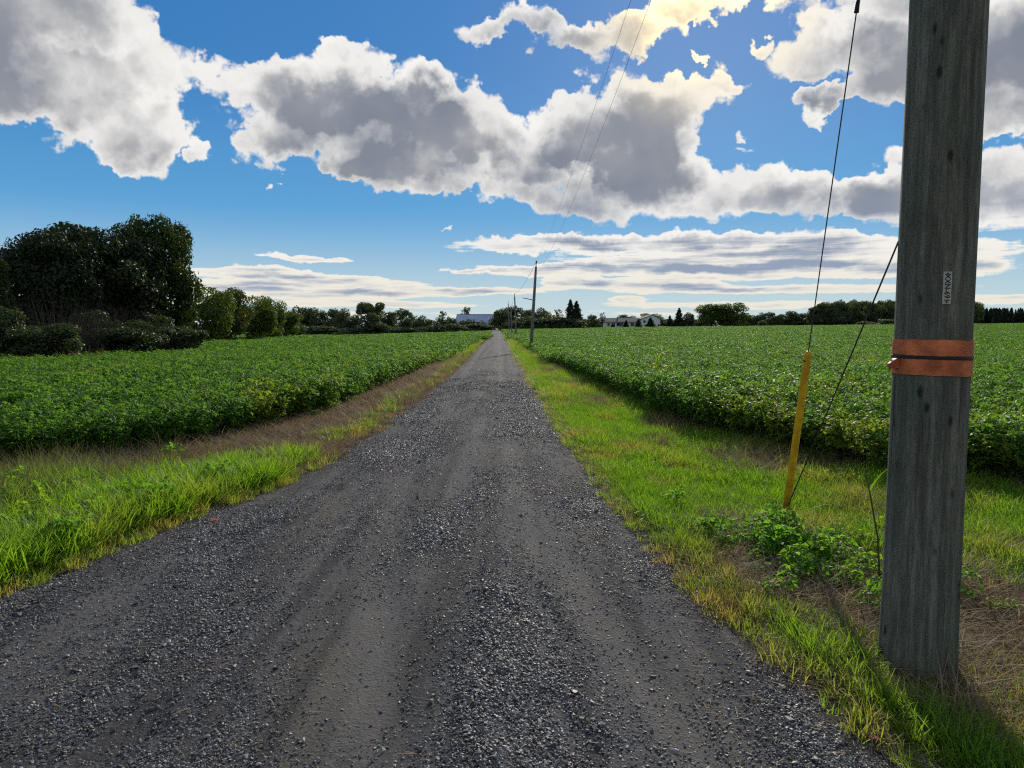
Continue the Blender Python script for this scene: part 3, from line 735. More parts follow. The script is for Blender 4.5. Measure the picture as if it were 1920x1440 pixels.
rt = random.Random(4)
def plant(name, v, px0, px1, ptop, Y, label, cat='tree', group=None, depth=.9, base=None, crown='crown'):
    c = (px0 + px1) / 2; p = aty(c, ptop, Y); x = p[0]; z0 = tz(x, Y) if base is None else base
    H = (p[2] - z0) * (1.07 if name == 'hedgerow_tree' else 1.0); W = (px1 - px0) / F * Y
    W *= 1.36 if name == 'hedgerow_tree' else 1.25 if name in ('low_bush', 'hedge_bush', 'barn_bush', 'farmyard_tree', 'field_tree') else 1.16; o = empty(name, (x, Y, z0)); o.scale = (W, W * depth, H)
    # the crown keeps its own turn about the stem
    for nm, me in ((crown, v[0]), ('trunk', v[1])):
        if me is None: continue
        ch = link(bpy.data.objects.new(nm, me), o); ch.rotation_euler = (0, 0, rt.uniform(0, 6.28))
    return tag(o, label, cat, group)

G1 = 'trees of the near left clump'
plant('broad_tree', VN[0], 205, 366, 396, 41, 'tall round topped tree at the right end of the left clump', group=G1)
plant('broad_tree', VN[1], 64, 296, 411, 38, 'very dark bushy tree in the middle of the left clump', group=G1)
plant('broad_tree', VN[2], -12, 190, 434, 34, 'dark ragged tree on the left side of the left clump', group=G1)
plant('broad_tree', VN[0], -95, 22, 462, 30, 'lighter green tree cut off by the left picture edge', group=G1)
G2 = 'bushes under the near left clump'
plant('leafy_bush', VB[2], -45, 62, 562, 27, 'olive bush at the left picture edge below the trees', 'bush', G2)
plant('leafy_bush', VB[0], 18, 142, 597, 26.5, 'dark leafy bush left of the rusty weeds at the crop edge', 'bush', G2)
plant('leafy_bush', VB[2], 120, 225, 575, 33, 'brownish bush in the dark gap under the left clump', 'bush', G2)
plant('leafy_bush', VB[1], 178, 305, 600, 31, 'dark leafy bush right of the rusty weeds at the crop edge', 'bush', G2)
plant('leafy_bush', VB[0], 282, 388, 604, 34, 'rounded bush at the right foot of the left clump', 'bush', G2)
plant('leafy_bush', VB[2], 248, 340, 580, 37, 'tall olive bush behind the rounded bush in the left clump', 'bush', G2)
plant('dead_shrub', VW[0], 42, 165, 540, 29, 'leafless grey brown shrub standing before the dark left trees', 'shrub', 'leafless shrubs under the left clump', crown='twigs')
plant('dead_shrub', VW[1], 165, 268, 560, 32, 'smaller leafless brown shrub beside the olive bush', 'shrub', 'leafless shrubs under the left clump', crown='twigs')
plant('rusty_weeds', VRW, 122, 192, 642, 26.5, 'low rust brown weeds between two dark bushes at the crop edge', 'weeds', crown='stems')
G3 = 'row of green trees beyond the left clump'
for i, (a, b, t, Y, v, w) in enumerate(((340, 424, 543, 60, 0, 'nearest tree of the green row touching the left clump'), (392, 464, 546, 65, 1, 'second tree from the clump in the green row'), (436, 508, 552, 71, 2, 'third tree from the clump in the green row'),
                                        (476, 531, 559, 78, 0, 'last bright tree at the low end of the green row'), (508, 562, 571, 90, 2, 'darker tree just past the low end of the green row'))):
    plant('hedgerow_tree', VM[v], a, b, t, Y, w, group=G3)
G4 = 'far hedgerow trees left of the barn'
for (a, b, t, v, w) in ((542, 586, 577, VF[0], 'leftmost tree of the far hedgerow beside the green row'), (572, 616, 580, VF[1], 'second tree from the left in the far hedgerow'), (602, 646, 582, VF[2], 'third tree from the left in the far hedgerow'),
                        (632, 676, 582, VF[3], 'low round tree left of the flat topped one'), (670, 716, 570, VT[0], 'tall flat topped tree standing above the far hedgerow'), (678, 720, 588, VF[1], 'dense tree under the flat topped one'), (706, 744, 585, VF[0], 'pointed tree right of the flat topped one'),
                        (736, 768, 582, VF[2], 'dark tree left of the thin bare one'), (762, 788, 586, VS[0], 'thin see through tree in the far hedgerow'), (778, 808, 594, VF[3], 'low dark tree right of the thin bare one'), (802, 834, 599, VF[1], 'lowest tree of the hedgerow near the barn'),
                        (817, 842, 582, VS[1], 'slim feathery tree just left of the barn'), (830, 858, 597, VF[0], 'dark tree touching the left end of the barn')):
    plant('hedgerow_tree', v, a, b, t, 150 + rt.uniform(-6, 12), w, group=G4)
G5 = 'low bushes along the far end of the left field'
for (a, b, t, w) in ((520, 575, 604, 'low bush below the leftmost hedgerow trees'), (575, 640, 606, 'long low bush below the third hedgerow tree'), (635, 700, 609, 'wide low bush below the flat topped tree'), (695, 748, 610, 'low bush right of the flat topped tree'),
                     (744, 792, 612, 'pale topped low bush below the thin tree'), (786, 838, 607, 'dark low bush left of the barn'), (832, 872, 606, 'dark bush hiding the left end of the barn wall')):
    plant('low_bush', rt.choice(VH), a, b, t, 146 + rt.uniform(-3, 3), w, 'bush', G5)
for (a, b, t, Y, v, w) in ((860, 886, 596, 232, VH[0], 'left of two bushes overlapping the blue barn roof'), (884, 910, 598, 232, VH[1], 'right of two bushes overlapping the blue barn roof'), (868, 926, 606, 228, VH[2], 'dark hedge bush along the barn wall')):
    plant('barn_bush', v, a, b, t, Y, w, 'bush', 'bushes in front of the barn')
plant('bare_tree', VS[0], 856, 886, 572, 285, 'half bare tree rising behind the left end of the barn')
G6 = 'farmyard trees right of the barn'
for (a, b, t, Y, v, w) in ((922, 958, 577, 222, VF[1], 'dark tree overlapping the right end of the barn'), (944, 988, 574, 226, VF[2], 'tallest dark tree behind the far power poles'), (976, 1008, 579, 230, VF[0], 'tree behind the nearest small power pole'), (996, 1034, 577, 228, VF[3], 'round tree just right of the nearest small power pole'),
                        (1034, 1058, 576, 232, VS[1], 'light feathery tree left of the twin spruces')):
    plant('farmyard_tree', v, a, b, t, Y, w, group=G6)
for (a, b, t, w) in ((940, 985, 597, 'dark hedge bush behind the far power poles'), (982, 1034, 591, 'dark hedge bush right of the power poles'), (1026, 1066, 589, 'hedge bush left of the twin spruces'), (1060, 1096, 597, 'hedge bush at the foot of the twin spruces')):
    plant('hedge_bush', rt.choice(VH), a, b, t, 214, w, 'bush', 'hedge along the farmyard')
plant('spruce_tree', VP[0], 1053, 1086, 561, 222, 'left and taller of the twin dark spruces'); plant('spruce_tree', VP[1], 1063, 1099, 564, 220, 'right and wider of the twin dark spruces')
plant('garden_tree', VF[2], 1097, 1120, 590, 258, 'small round tree between the spruces and the house')
plant('garden_tree', VS[1], 1122, 1137, 583, 262, 'slim tree at the left end of the house')
for (a, b, t, v, w) in ((1155, 1184, 589, VF[0], 'left tree top showing above the house roof'), (1176, 1208, 592, VF[3], 'low tree top above the middle of the house roof'), (1198, 1246, 585, VR[0], 'broad green tree behind the white gable')):
    plant('garden_tree', v, a, b, t, 315, w, group='trees behind the house')
G7 = 'small evergreens in front of the house'
for (a, b, t, w) in ((1143, 1154, 606, 'lowest evergreen shrub before the house wall'), (1166, 1182, 600, 'evergreen shrub before the middle of the house'), (1188, 1206, 598, 'evergreen left of the white gable wall'), (1208, 1232, 595, 'broadest evergreen before the white gable wall')):
    plant('evergreen_shrub', VP[(a // 2) % 2], a, b, t, 262, w, 'shrub', G7)
plant('garden_bush', VH[1], 1112, 1128, 604, 262, 'pale bush at the left corner of the house', 'bush')
G8 = 'trees right of the house'
for (a, b, t, v, nm, w) in ((1247, 1265, 591, VP[0], 'spruce_tree', 'small spruce just right of the house'), (1260, 1287, 577, VP[1], 'spruce_tree', 'taller spruce right of the house'), (1280, 1305, 585, VF[1], 'garden_tree', 'grey green tree between the spruce and the great round tree'),
                            (1298, 1372, 566, VR[0], 'round_tree', 'left half of the great round tree group in mid field'), (1338, 1403, 564, VR[1], 'round_tree', 'right half of the great round tree group in mid field')):
    plant(nm, v, a, b, t, 272, w, group=G8)
plant('garden_bush', VH[2], 1300, 1313, 603, 266, 'small pale bush at the left foot of the great round tree', 'bush')
G9 = 'low tree line between the round tree and the wood'
for (a, b, t, v, w) in ((1396, 1420, 590, VF[0], 'first tree of the low line right of the round tree'), (1412, 1436, 586, VF[3], 'second tree of the low line right of the round tree'), (1430, 1454, 585, VF[2], 'third tree of the low line right of the round tree'),
                        (1450, 1476, 588, VF[1], 'fourth tree of the low line right of the round tree'), (1466, 1498, 582, VF[0], 'tallest tree of the low line left of the guy wire'), (1490, 1524, 587, VF[2], 'last tree of the low line behind the guy wire')):
    plant('field_tree', v, a, b, t, 335, w, group=G9)
plant('field_bush', VH[0], 1421, 1438, 600, 300, 'single round bush in front of the low tree line', 'bush')
plant('field_bush', VH[1], 1606, 1640, 601, 288, 'low bush at the foot of the wood', 'bush'); plant('field_bush', VH[2], 1644, 1690, 598, 286, 'dark low bush left of the big pole', 'bush')
# far woods, each one mass
def wood(name, src, xs, top, Y, n, label, wpx, wob=6):
    P, S_, K_ = [], [], []
    for i in range(n):
        c = rt.uniform(*xs); y = Y + rt.uniform(0, 45); f = (c - xs[0]) / (xs[1] - xs[0])
        t = top + (14 * max(0, 1 - f / .10) if wob > 4 else 0) + rt.uniform(0, wob); p = aty(c, t, y); z = tz(p[0], y); w = wpx * rt.uniform(.8, 1.3) / F * y
        P.append((p[0], y, z)); S_.append((w, w, p[2] - z)); K_.append(rt.randrange(len(src.objects)))
    return scatter(name, np.array(P), np.array([(0, 0, rt.uniform(0, 6.28)) for _ in P]), np.array(S_), K_, src, label, 'wood')
wood('broadleaf_wood', source_collection('wood_source', [v[0] for v in VF]), (1524, 1830), 562, 320, 120, 'broad dark wood on the horizon left of the big pole', 30)
wood('conifer_wood', source_collection('conifer_source', [v[0] for v in VP]), (1790, 2080), 576, 380, 170, 'far dark conifer plantation at the right picture edge', 15, 4)
wood('distant_trees', source_collection('distant_source', [v[0] for v in VF]), (1080, 1560), 597, 420, 60, 'thin line of far trees behind the house and field', 26, 3)

# volunteer corn plant in the right field
CORN = mat_leaf('corn_leaf', (0.06, 0.12, 0.012), (0.12, 0.20, 0.02), .5, .5, .25, 2.0)
pc_ = onz(1233, 702, .45); px_, py_ = pc_[0], pc_[1]
corn = empty('corn_plant', (px_, py_, tz(px_, py_))); tag(corn, 'single volunteer corn plant standing above the soybeans', 'plant')
b = MB(); b.tube([(0, 0, 0), (.01, 0, .5), (.0, .01, 1.0)], [.014, .012, .006], 6); b.build('stalk', CORN, corn)
rc = np.random.default_rng(2)
for i in range(8):
    V, Fc, t = blades(rc, 1, 0, .55, .75, .03, .15, 6, lie=.5, curl=1.4); V[:, 2] += .35 + i * .08
    a = i * 2.4; Rm = np.array(((math.cos(a), -math.sin(a), 0), (math.sin(a), math.cos(a), 0), (0, 0, 1)))
    link(bpy.data.objects.new('leaf', mesh_np('leaf', V @ Rm.T, Fc, CORN, True, {'tint': t})), corn)

# ------------------------------------------------------------------ near utility pole
m = NM('weathered_treated_wood'); p = m.obj()
gr_ = m.noise(m.scaled(p, (34, 34, 1.6)), 1.0, 8, .7); gr2 = m.noise(m.scaled(p, (120, 120, 3)), 1.0, 3, .6); blot = m.noise(m.scaled(p, (5, 5, 1.4)), 1.0, 4)
c = m.mix(m.ramp(gr_, .36, .62), (0.100, 0.100, 0.074), (0.225, 0.222, 0.170))
c = m.mix(m.ramp(blot, .4, .68, 0, .7), c, (0.090, 0.122, 0.086))
c = m.mix(m.ramp(m.noise(m.scaled(p, (70, 70, 9)), 1.0, 4, .7), .35, .7, 0, .55), c, (0.052, 0.054, 0.044))
c = m.mix(m.ramp(m.noise(m.scaled(p, (3, 3, 2.2)), 1.0, 5), .5, .7, 0, .5), c, (0.095, 0.080, 0.062))
c = m.mix(m.ramp(m.noise(m.scaled(p, (9, 9, .6)), 1.0, 3), .52, .72, 0, .6), c, (0.055, 0.050, 0.042))
crack = m.ramp(m.noise(m.scaled(p, (46, 46, .9)), 1.0, 3, .5), .68, .72, 0, .8)
c = m.mix(crack, c, (0.018, 0.016, 0.014))
kn = m.voro(m.scaled(p, (9.5, 9.5, 4.2)), 1.0); knot = m.ramp(kn.outputs['Distance'], .06, .17, .9, 0)
c = m.mix(knot, c, (0.022, 0.019, 0.016))
hgt = m.math('SUBTRACT', m.math('ADD', gr_, m.math('MULTIPLY', gr2, .5)), m.math('MULTIPLY', crack, 1.4))
POLEWOOD = m.done(m.principled(c, .88, .15, 0, m.bump(hgt, .6, .012)))
PALEWOOD = mat_plain('grey_pole_wood', (0.20, 0.185, 0.165), .9, .1, 0, .3, 5, .3)
ORANGE = mat_plain('orange_band_plastic', (0.60, 0.165, 0.06), .6, .25, 0, .38, 11, .25)
BLACK = mat_plain('black_strap', (0.015, 0.015, 0.016), .5, .3)
STEEL = mat_plain('galvanised_wire', (0.10, 0.098, 0.10), .5, .4, .6)
TAGM = mat_plain('tag_plate', (0.46, 0.45, 0.37), .6, .3, 0, .15, 25)
INK = mat_plain('tag_ink', (0.02, 0.02, 0.02), .7, .2)
YELLOW = mat_plain('yellow_guard_plastic', (0.78, 0.45, 0.02), .6, .3, 0, .28, 7, .15)

PB = tz(PX, PY)
pole = empty('utility_pole', (PX, PY, PB)); tag(pole, 'large greenish weathered wooden utility pole in the right foreground with two orange bands', 'pole')
dist = math.hypot(PX, PY); R0 = 67.0 / F * PY * .985; PH = 7.4
def pole_r(z): return R0 * (1 - .018 * z)
nseg, nrow = 64, 60
zz = np.linspace(-.3, PH, nrow); aa = np.linspace(0, 2 * math.pi, nseg, endpoint=False)
ZZ, AA = np.meshgrid(zz, aa, indexing='ij')
RR = pole_r(ZZ) + .0035 * (fbm(AA * 3.2, ZZ * .9 + 5, 131, 3) - .5) + .05 * R0 * np.exp(-np.clip(ZZ, 0, 9) * 5)
V = np.stack([RR * np.cos(AA), RR * np.sin(AA), ZZ], -1).reshape(-1, 3); ii = np.arange(nrow * nseg).reshape(nrow, nseg); i2 = np.roll(ii, -1, 1)
quads = np.stack([ii[:-1], i2[:-1], i2[1:], ii[1:]], -1).reshape(-1, 4)
link(bpy.data.objects.new('shaft', mesh_np('shaft', V, quads, POLEWOOD, True)), pole)
b = MB(); b.tube([(0, 0, PH - .005), (0, 0, PH + .02)], pole_r(PH) * .99, 24); b.build('top_cut', POLEWOOD, pole)
def zat(py): return aty(1740, py, PY - R0)[2] - PB
def band(z0, z1, th, mat, name, wav=0.0, seed=0, n=72, tilt=0.0):
    a = np.linspace(0, 2 * math.pi, n, endpoint=False); V = []
    w0 = wav * (fbm(np.cos(a) * 2 + 4, np.sin(a) * 2 + 4, seed, 3) - .5); w1 = wav * (fbm(np.cos(a) * 2 + 9, np.sin(a) * 2 + 4, seed + 5, 3) - .5)
    rbase = pole_r((z0 + z1) / 2) + .003
    tl = tilt * np.cos(a)
    for (rr, z) in ((rbase, z0 + w0 + tl), (rbase + th, z0 + w0 + tl), (rbase + th, (z0 + z1) / 2 + tl), (rbase + th, z1 + w1 + tl), (rbase, z1 + w1 + tl)):
        V.append(np.stack([rr * np.cos(a), rr * np.sin(a), np.broadcast_to(z, a.shape)], -1))
    k = len(V); V = np.concatenate(V); ii = np.arange(k * n).reshape(k, n); i2 = np.roll(ii, -1, 1)
    f = np.stack([ii[:-1], i2[:-1], i2[1:], ii[1:]], -1).reshape(-1, 4)
    return link(bpy.data.objects.new(name, mesh_np(name, V, f, mat, False)), pole)
band(zat(668), zat(638), .0025, ORANGE, 'band', .008, 1, tilt=-.002); band(zat(706), zat(675), .0025, ORANGE, 'band', .010, 4, tilt=-.003)
band(zat(674.5), zat(669), .0045, BLACK, 'strap', .002, 7)
fl = MB(); ax = -pole_r(1.4) - .004; zc_ = zat(686)
fl.poly([(ax + .006, -.03, zc_ + .028), (ax - .012, -.034, zc_ + .03), (ax - .046, -.03, zc_ + .004), (ax - .052, -.026, zc_ - .014), (ax - .03, -.026, zc_ - .02), (ax + .004, -.03, zc_ - .018),
         (ax + .006, .012, zc_ + .024), (ax - .012, .01, zc_ + .026), (ax - .046, -.01, zc_ + .002), (ax - .052, -.012, zc_ - .014), (ax - .03, -.008, zc_ - .02), (ax + .004, .01, zc_ - .018)],
        [(0, 1, 2, 3, 4, 5), (11, 10, 9, 8, 7, 6), (0, 6, 7, 1), (1, 7, 8, 2), (2, 8, 9, 3), (3, 9, 10, 4), (4, 10, 11, 5), (5, 11, 6, 0)]); fl.build('knot', ORANGE, pole)
# number tag, curved on the pole face towards the lane
pt = aty(1775, 540, PY - R0 * .93); ta = math.atan2(pt[1] - PY, pt[0] - PX); zt0, zt1 = zat(570), zat(509); wt_ = 13.5 / F * PY / 2
tagp = MB(); rt_ = pole_r(1.8) + .002
o_ = np.array((math.cos(ta), math.sin(ta), 0)); s_ = np.array((-o_[1], o_[0], 0))
c0 = o_ * rt_
tagp.poly([c0 + s_ * sx__ * wt_ + o_ * oo + np.array((0, 0, z)) for oo in (0, .003) for sx__, z in ((-1, zt0), (1, zt0), (1, zt1), (-1, zt1))], [(3, 2, 1, 0), (4, 5, 6, 7), (0, 1, 5, 4), (1, 2, 6, 5), (2, 3, 7, 6), (3, 0, 4, 7)])
plate = tagp.build('number_tag', TAGM, pole)
for zz_ in (zt0 + .009, zt1 - .009):
    b = MB(); q = c0 + np.array((0, 0, zz_)); b.tube([q + o_ * .0025, q + o_ * .0055], .0042, 10); b.build('nail', INK, plate)
def text_mesh(txt, size):
    cu = bpy.data.curves.new('text', 'FONT'); cu.body = txt; cu.size = size; cu.align_x = 'CENTER'; cu.align_y = 'CENTER'; cu.extrude = .0004; cu.offset = .0006
    ob = bpy.data.objects.new('text', cu); COL.objects.link(ob); bpy.context.view_layer.update()
    me = bpy.data.meshes.new_from_object(ob.evaluated_get(bpy.context.evaluated_depsgraph_get())); bpy.data.objects.remove(ob); return me
tm = text_mesh('XXN-691', .031); tm.materials.clear(); tm.materials.append(INK)
tx = link(bpy.data.objects.new('lettering', tm), plate)
zmid = (zt0 + zt1) / 2
M = Matrix((( 0, s_[0], o_[0], c0[0] + o_[0] * .0036), (0, s_[1], o_[1], c0[1] + o_[1] * .0036), (-1, 0, 0, zmid), (0, 0, 0, 1)))
tx.matrix_local = M
# splinter on the left edge
b = MB(); zq = zat(380); b.poly([(-pole_r(2.4) + .004, -.01, zq - .05), (-pole_r(2.4) + .004, .01, zq - .05), (-pole_r(2.4) - .006, 0, zq + .045), (-pole_r(2.4) + .006, 0, zq + .06)], [(0, 1, 2), (1, 3, 2), (0, 2, 3), (0, 3, 1)]); b.build('splinter', POLEWOOD, pole)
b = MB(); b.tube([(0, 0, PH + .01), (0, 0, PH + .2)], .012, 8); b.build('top_pin', STEEL, pole)

# guy wires down to the anchor behind the pole
AZ = tz(AX, AY)
anchor = np.array((AX, AY, AZ + .02))
gtop = None
# the upper guy: follow the photograph's line from the anchor through the guard to the pole
def on_line(px, py, Y): return aty(px, py, Y)
up_end = np.array((PX - .02, PY + pole_r(6.3) * .9, 6.3 + PB))
guy = empty('guy_wire', anchor); tag(guy, 'steel guy wire with yellow plastic guard running up out of the picture', 'guy wire')
la = np.array((0, 0, 0)); lb = up_end - anchor; L_ = np.linalg.norm(lb); dirg = lb / L_
b = MB(); b.tube([la, lb], .0045, 8); b.build('cable', STEEL, guy)
gl = 1.62
gd_ = MB(); n = 14
gd_.tube([dirg * .04, dirg * .5, dirg * (gl * .9), dirg * gl, dirg * (gl + .03)], [.031, .030, .029, .028, .016], 14); gd_.build('guard', YELLOW, guy, True)
gb = MB(); gb.tube([dirg * (gl - .05) + np.array((-.026, -.014, 0)), dirg * (gl - .05) + np.array((-.031, -.02, 0))], .008, 8); gb.build('bolt', BLACK, guy)
gg = MB(); gg.tube([dirg * 4.05, dirg * 5.4], [.011, .008], 8); gg.tube([dirg * 3.95, dirg * 4.05], [.016, .012], 8); gg.build('grip', BLACK, guy)
b = MB(); b.tube([np.array((.0, .0, -.25)), dirg * .10], .012, 8); b.tube([dirg * .02 + np.array((-.03, 0, 0)), dirg * .02 + np.array((.03, 0, 0))], .018, 8); b.build('anchor_rod', BLACK, guy)
low_end = aty(1683, 452, PY + .06); low_end = np.array((low_end[0] + .01, PY + .07, low_end[2]))
guy2 = empty('lower_guy_wire', anchor + np.array((-.05, -.05, .02))); tag(guy2, 'thin lower guy wire slanting from the anchor to the middle of the big pole', 'guy wire')
b = MB(); le = low_end - np.array(guy2.location); b.tube([(0, 0, 0), le], .0045, 8); b.build('cable', STEEL, guy2)

# ------------------------------------------------------------------ small poles and wires along the lane
far_tops = []
for i, (bx, by, tx_, ty, arm, lab) in enumerate(((995, 661, 1005, 500, 1, 'nearest of the small grey power poles leaning right with a side arm'), (968, 637, 965, 556, 0, 'second small power pole along the lane verge'),
                                                 (960, 632, 958, 577, 0, 'third and shortest small power pole along the lane verge'), (955, 627, 953, 568, 1, 'farthest small power pole before the farmyard trees'))):
    B = onz(bx, by, -.1); B[2] = tz(B[0], B[1]); Tp = aty(tx_, ty, B[1]); v = Tp - B
    o = empty('power_pole', B); tag(o, lab, 'pole', 'small power poles along the lane')
    b = MB(); b.tube([v * -.05, v * .3, v * .7, v], [.118, .108, .09, .072], 14); b.build('shaft', PALEWOOD, o, True)
    pin = v * (1 + .06); b = MB(); b.tube([v * .985, pin], [.028, .02], 7); b.tube([pin - np.array((0, 0, .12)), pin + np.array((0, 0, .04))], .045, 8); b.build('insulator_pin', BLACK, o)
    if arm:
        q = v * .61; b = MB(); b.tube([q, q + np.array((-.35, 0, .08)), q + np.array((-.72, 0, .15))], [.03, .025, .022], 7); b.build('side_arm', STEEL, o)
    far_tops.append((B + pin, B + v * .90))
top = np.array((PX, PY, PB + PH + .18)); ntr = np.array((PX, PY - .02, PB + PH - .55))
def wire(name, A, Bp, sag, label, grp=None, rad=.0028, n=40):
    f = np.linspace(0, 1, n); P = A + (Bp - A) * f[:, None]; P[:, 2] -= sag * 4 * f * (1 - f)
    b = MB(); b.tube(list(P), rad, 6); o = b.build(name, STEEL, None, True); return tag(o, label, 'power line', grp)
wire('power_line', top, far_tops[0][0], .55, 'right of two thin overhead wires crossing the clouds')
wire('power_line', ntr, far_tops[0][1], .75, 'left of two thin overhead wires crossing the clouds')
for i in range(3):
    wire('power_line', far_tops[i][0], far_tops[i + 1][0], .35, ('wire between the first and second small poles', 'wire between the second and third small poles', 'wire between the third and farthest small poles')[i], rad=.01, n=12)

# ------------------------------------------------------------------ barn
def frame(parent, x0, x1, y0, y1, z0, z1, w):
    """closed rectangular frame round an opening, one piece"""
    o = [(x0 - w, z0 - w), (x1 + w, z0 - w), (x1 + w, z1 + w), (x0 - w, z1 + w)]; i = [(x0, z0), (x1, z0), (x1, z1), (x0, z1)]
    V = [(x, y, z) for y in (y0, y1) for q in (o, i) for x, z in q]; Fc = []
    for k in range(4):
        j = (k + 1) % 4
        Fc += [(k, j, 4 + j, 4 + k), (8 + k, 12 + k, 12 + j, 8 + j), (k, 8 + k, 8 + j, j), (4 + k, 4 + j, 12 + j, 12 + k)]
    b = MB(); b.poly(V, Fc); return b.build('frame', WHITEP, parent)
BY = 262
def bxz(px, py, Y=BY): q = aty(px, py, Y); return q[0], q[2]
ROOFB = NM('ribbed_blue_metal'); p = ROOFB.obj()
wv = ROOFB.n('ShaderNodeTexWave'); wv.inputs['Scale'].default_value = 1.1; ROOFB.l(p, wv.inputs['Vector'])
c = ROOFB.mix(ROOFB.ramp(ROOFB.noise(p, .4, 4), .3, .7), (0.33, 0.38, 0.50), (0.43, 0.48, 0.60)); ROOFB = ROOFB.done(ROOFB.principled(c, .5, .4, 0, ROOFB.bump(wv.outputs['Fac'], .4, .05)))
BOARD = mat_plain('dark_barn_board', (0.060, 0.052, 0.055), .9, .1, 0, .3, 2, .3)
WHITEP = mat_plain('white_paint', (0.78, 0.78, 0.76), .6, .3, 0, .06, 2)
GLASS = mat_plain('dark_glass', (0.02, 0.025, 0.03), .12, .5, 0, .1, 1)
SHINGLE = mat_plain('brown_shingle', (0.20, 0.165, 0.15), .9, .1, 0, .2, 1.5, .3)
ex0, ez = bxz(852, 606); ex1, _ = bxz(931.5, 606); rx0, rz = bxz(855, 589.5); rx1, _ = bxz(934, 588.5)
gz = tz(ex0, BY) - .1; wdt = 9.0
barn = empty('barn', ((ex0 + ex1) / 2, BY, gz)); tag(barn, 'long low barn with a pale blue metal roof at the end of the lane', 'barn')
ox, oz = (ex0 + ex1) / 2, gz
b = MB(); b.box(ex0 + .5 - ox, ex1 - .5 - ox, .5, wdt - .5, 0, ez - oz - .05); b.build('wall', BOARD, barn)
roof = MB(); h = wdt / 2; th = .12; ezz, rzz = ez - oz, rz - oz
prof = [(ex0 - ox, 0, ezz), (ex1 - ox, 0, ezz), (rx1 - ox, h, rzz), (rx0 - ox, h, rzz), (ex0 - ox, wdt, ezz), (ex1 - ox, wdt, ezz)]
Vr = prof + [(x, y, z + th) for x, y, z in prof]
roof.poly(Vr, [(0, 3, 2, 1), (3, 4, 5, 2), (6, 7, 8, 9), (9, 8, 11, 10), (0, 1, 7, 6), (5, 4, 10, 11), (1, 2, 8, 7), (2, 5, 11, 8), (3, 0, 6, 9), (4, 3, 9, 10)])
ro = roof.build('roof', ROOFB, barn)
b = MB(); b.box(rx0 - ox - .05, rx1 - ox + .05, h - .16, h + .16, rzz + .06, rzz + th + .06); b.build('ridge_cap', BOARD, ro)
b = MB(); qx = bxz(926.5, 600)[0] - ox; b.poly([(qx, -.02, ezz + th + .02), (qx + .12, -.02, ezz + th + .02), (qx + .12, h - .2, rzz + th - .03), (qx, h - .2, rzz + th - .03), (qx, -.02, ezz + th + .08), (qx + .12, -.02, ezz + th + .08), (qx + .12, h - .2, rzz + th + .03), (qx, h - .2, rzz + th + .03)], [(3, 2, 1, 0), (4, 5, 6, 7), (0, 1, 5, 4), (1, 2, 6, 5), (2, 3, 7, 6), (3, 0, 4, 7)]); b.build('roof_seam', BOARD, ro)
x0_, x1_ = ex0 + .5 - ox, ex1 - .5 - ox
for xx in (x0_, x1_ - .1):
    gb = MB(); gb.poly([(xx, .5, ezz - .05), (xx + .1, .5, ezz - .05), (xx, wdt - .5, ezz - .05), (xx + .1, wdt - .5, ezz - .05), (xx, h, rzz - .1), (xx + .1, h, rzz - .1)], [(0, 4, 2), (1, 3, 5), (0, 1, 5, 4), (2, 4, 5, 3), (0, 2, 3, 1)])
    gb.build('gable', BOARD, barn)
for (a, bq, nm) in ((921, 926, 'door'), (907, 911, 'window'), (914, 918, 'window')):
    x0 = bxz(a, 610)[0] - ox; x1 = bxz(bq, 610)[0] - ox; z0, z1 = (0, 2.1) if nm == 'door' else (1.1, 1.8)
    b = MB(); b.box(x0, x1, .44, .5, z0, z1); w_o = b.build(nm, PALEWOOD if nm == 'door' else GLASS, barn)
    if nm == 'window': frame(w_o, x0, x1, .42, .47, z0, z1, .07)

# ------------------------------------------------------------------ house
HY = 272
def hx(px): return aty(px, 600, HY)[0]
def hz(py): return aty(1180, py, HY)[2]
hx0 = hx(1126); hg = tz(hx(1180), HY)
house = empty('house', (hx(1180), HY, hg)); tag(house, 'long white bungalow with a brown roof and a taller white gable wing', 'house')
X = lambda px: hx(px) - hx(1180)
Z = lambda py: hz(py) - hg
zb = min(0, Z(615)) - .3
b = MB(); b.box(X(1136), X(1199), 1.0, 8.0, zb, Z(604)); b.build('wall', WHITEP, house)
def gable_roof(xa, xb, ya, yb, ze, zr, th=.15):
    """ridge along x"""
    h = (ya + yb) / 2; pr = [(xa, ya, ze), (xb, ya, ze), (xb, h, zr), (xa, h, zr), (xa, yb, ze), (xb, yb, ze)]
    V = pr + [(x, y, z + th) for x, y, z in pr]; b = MB()
    b.poly(V, [(0, 3, 2, 1), (3, 4, 5, 2), (6, 7, 8, 9), (9, 8, 11, 10), (0, 1, 7, 6), (5, 4, 10, 11), (1, 2, 8, 7), (2, 5, 11, 8), (3, 0, 6, 9), (4, 3, 9, 10)]); return b
ro = gable_roof(X(1125), X(1201), .3, 8.7, Z(604), Z(596.5)).build('roof', SHINGLE, house)
b = MB(); b.box(X(1160), X(1163), 4.2, 4.9, Z(597), Z(594)); b.build('chimney', SHINGLE, ro)
for (a, c_, t, bt, nm) in ((1139.5, 1144, 605.5, 611.5, 'window'), (1150, 1154, 605.2, 613.2, 'door'), (1157, 1169, 605.2, 611.5, 'window'), (1172, 1177, 605.5, 611, 'window'), (1183, 1190, 605.5, 611, 'window')):
    b = MB(); b.box(X(a), X(c_), .93, 1.0, Z(bt), Z(t)); w_o = b.build(nm, GLASS, house)
    frame(w_o, X(a), X(c_), .89, .96, Z(bt), Z(t), .1)
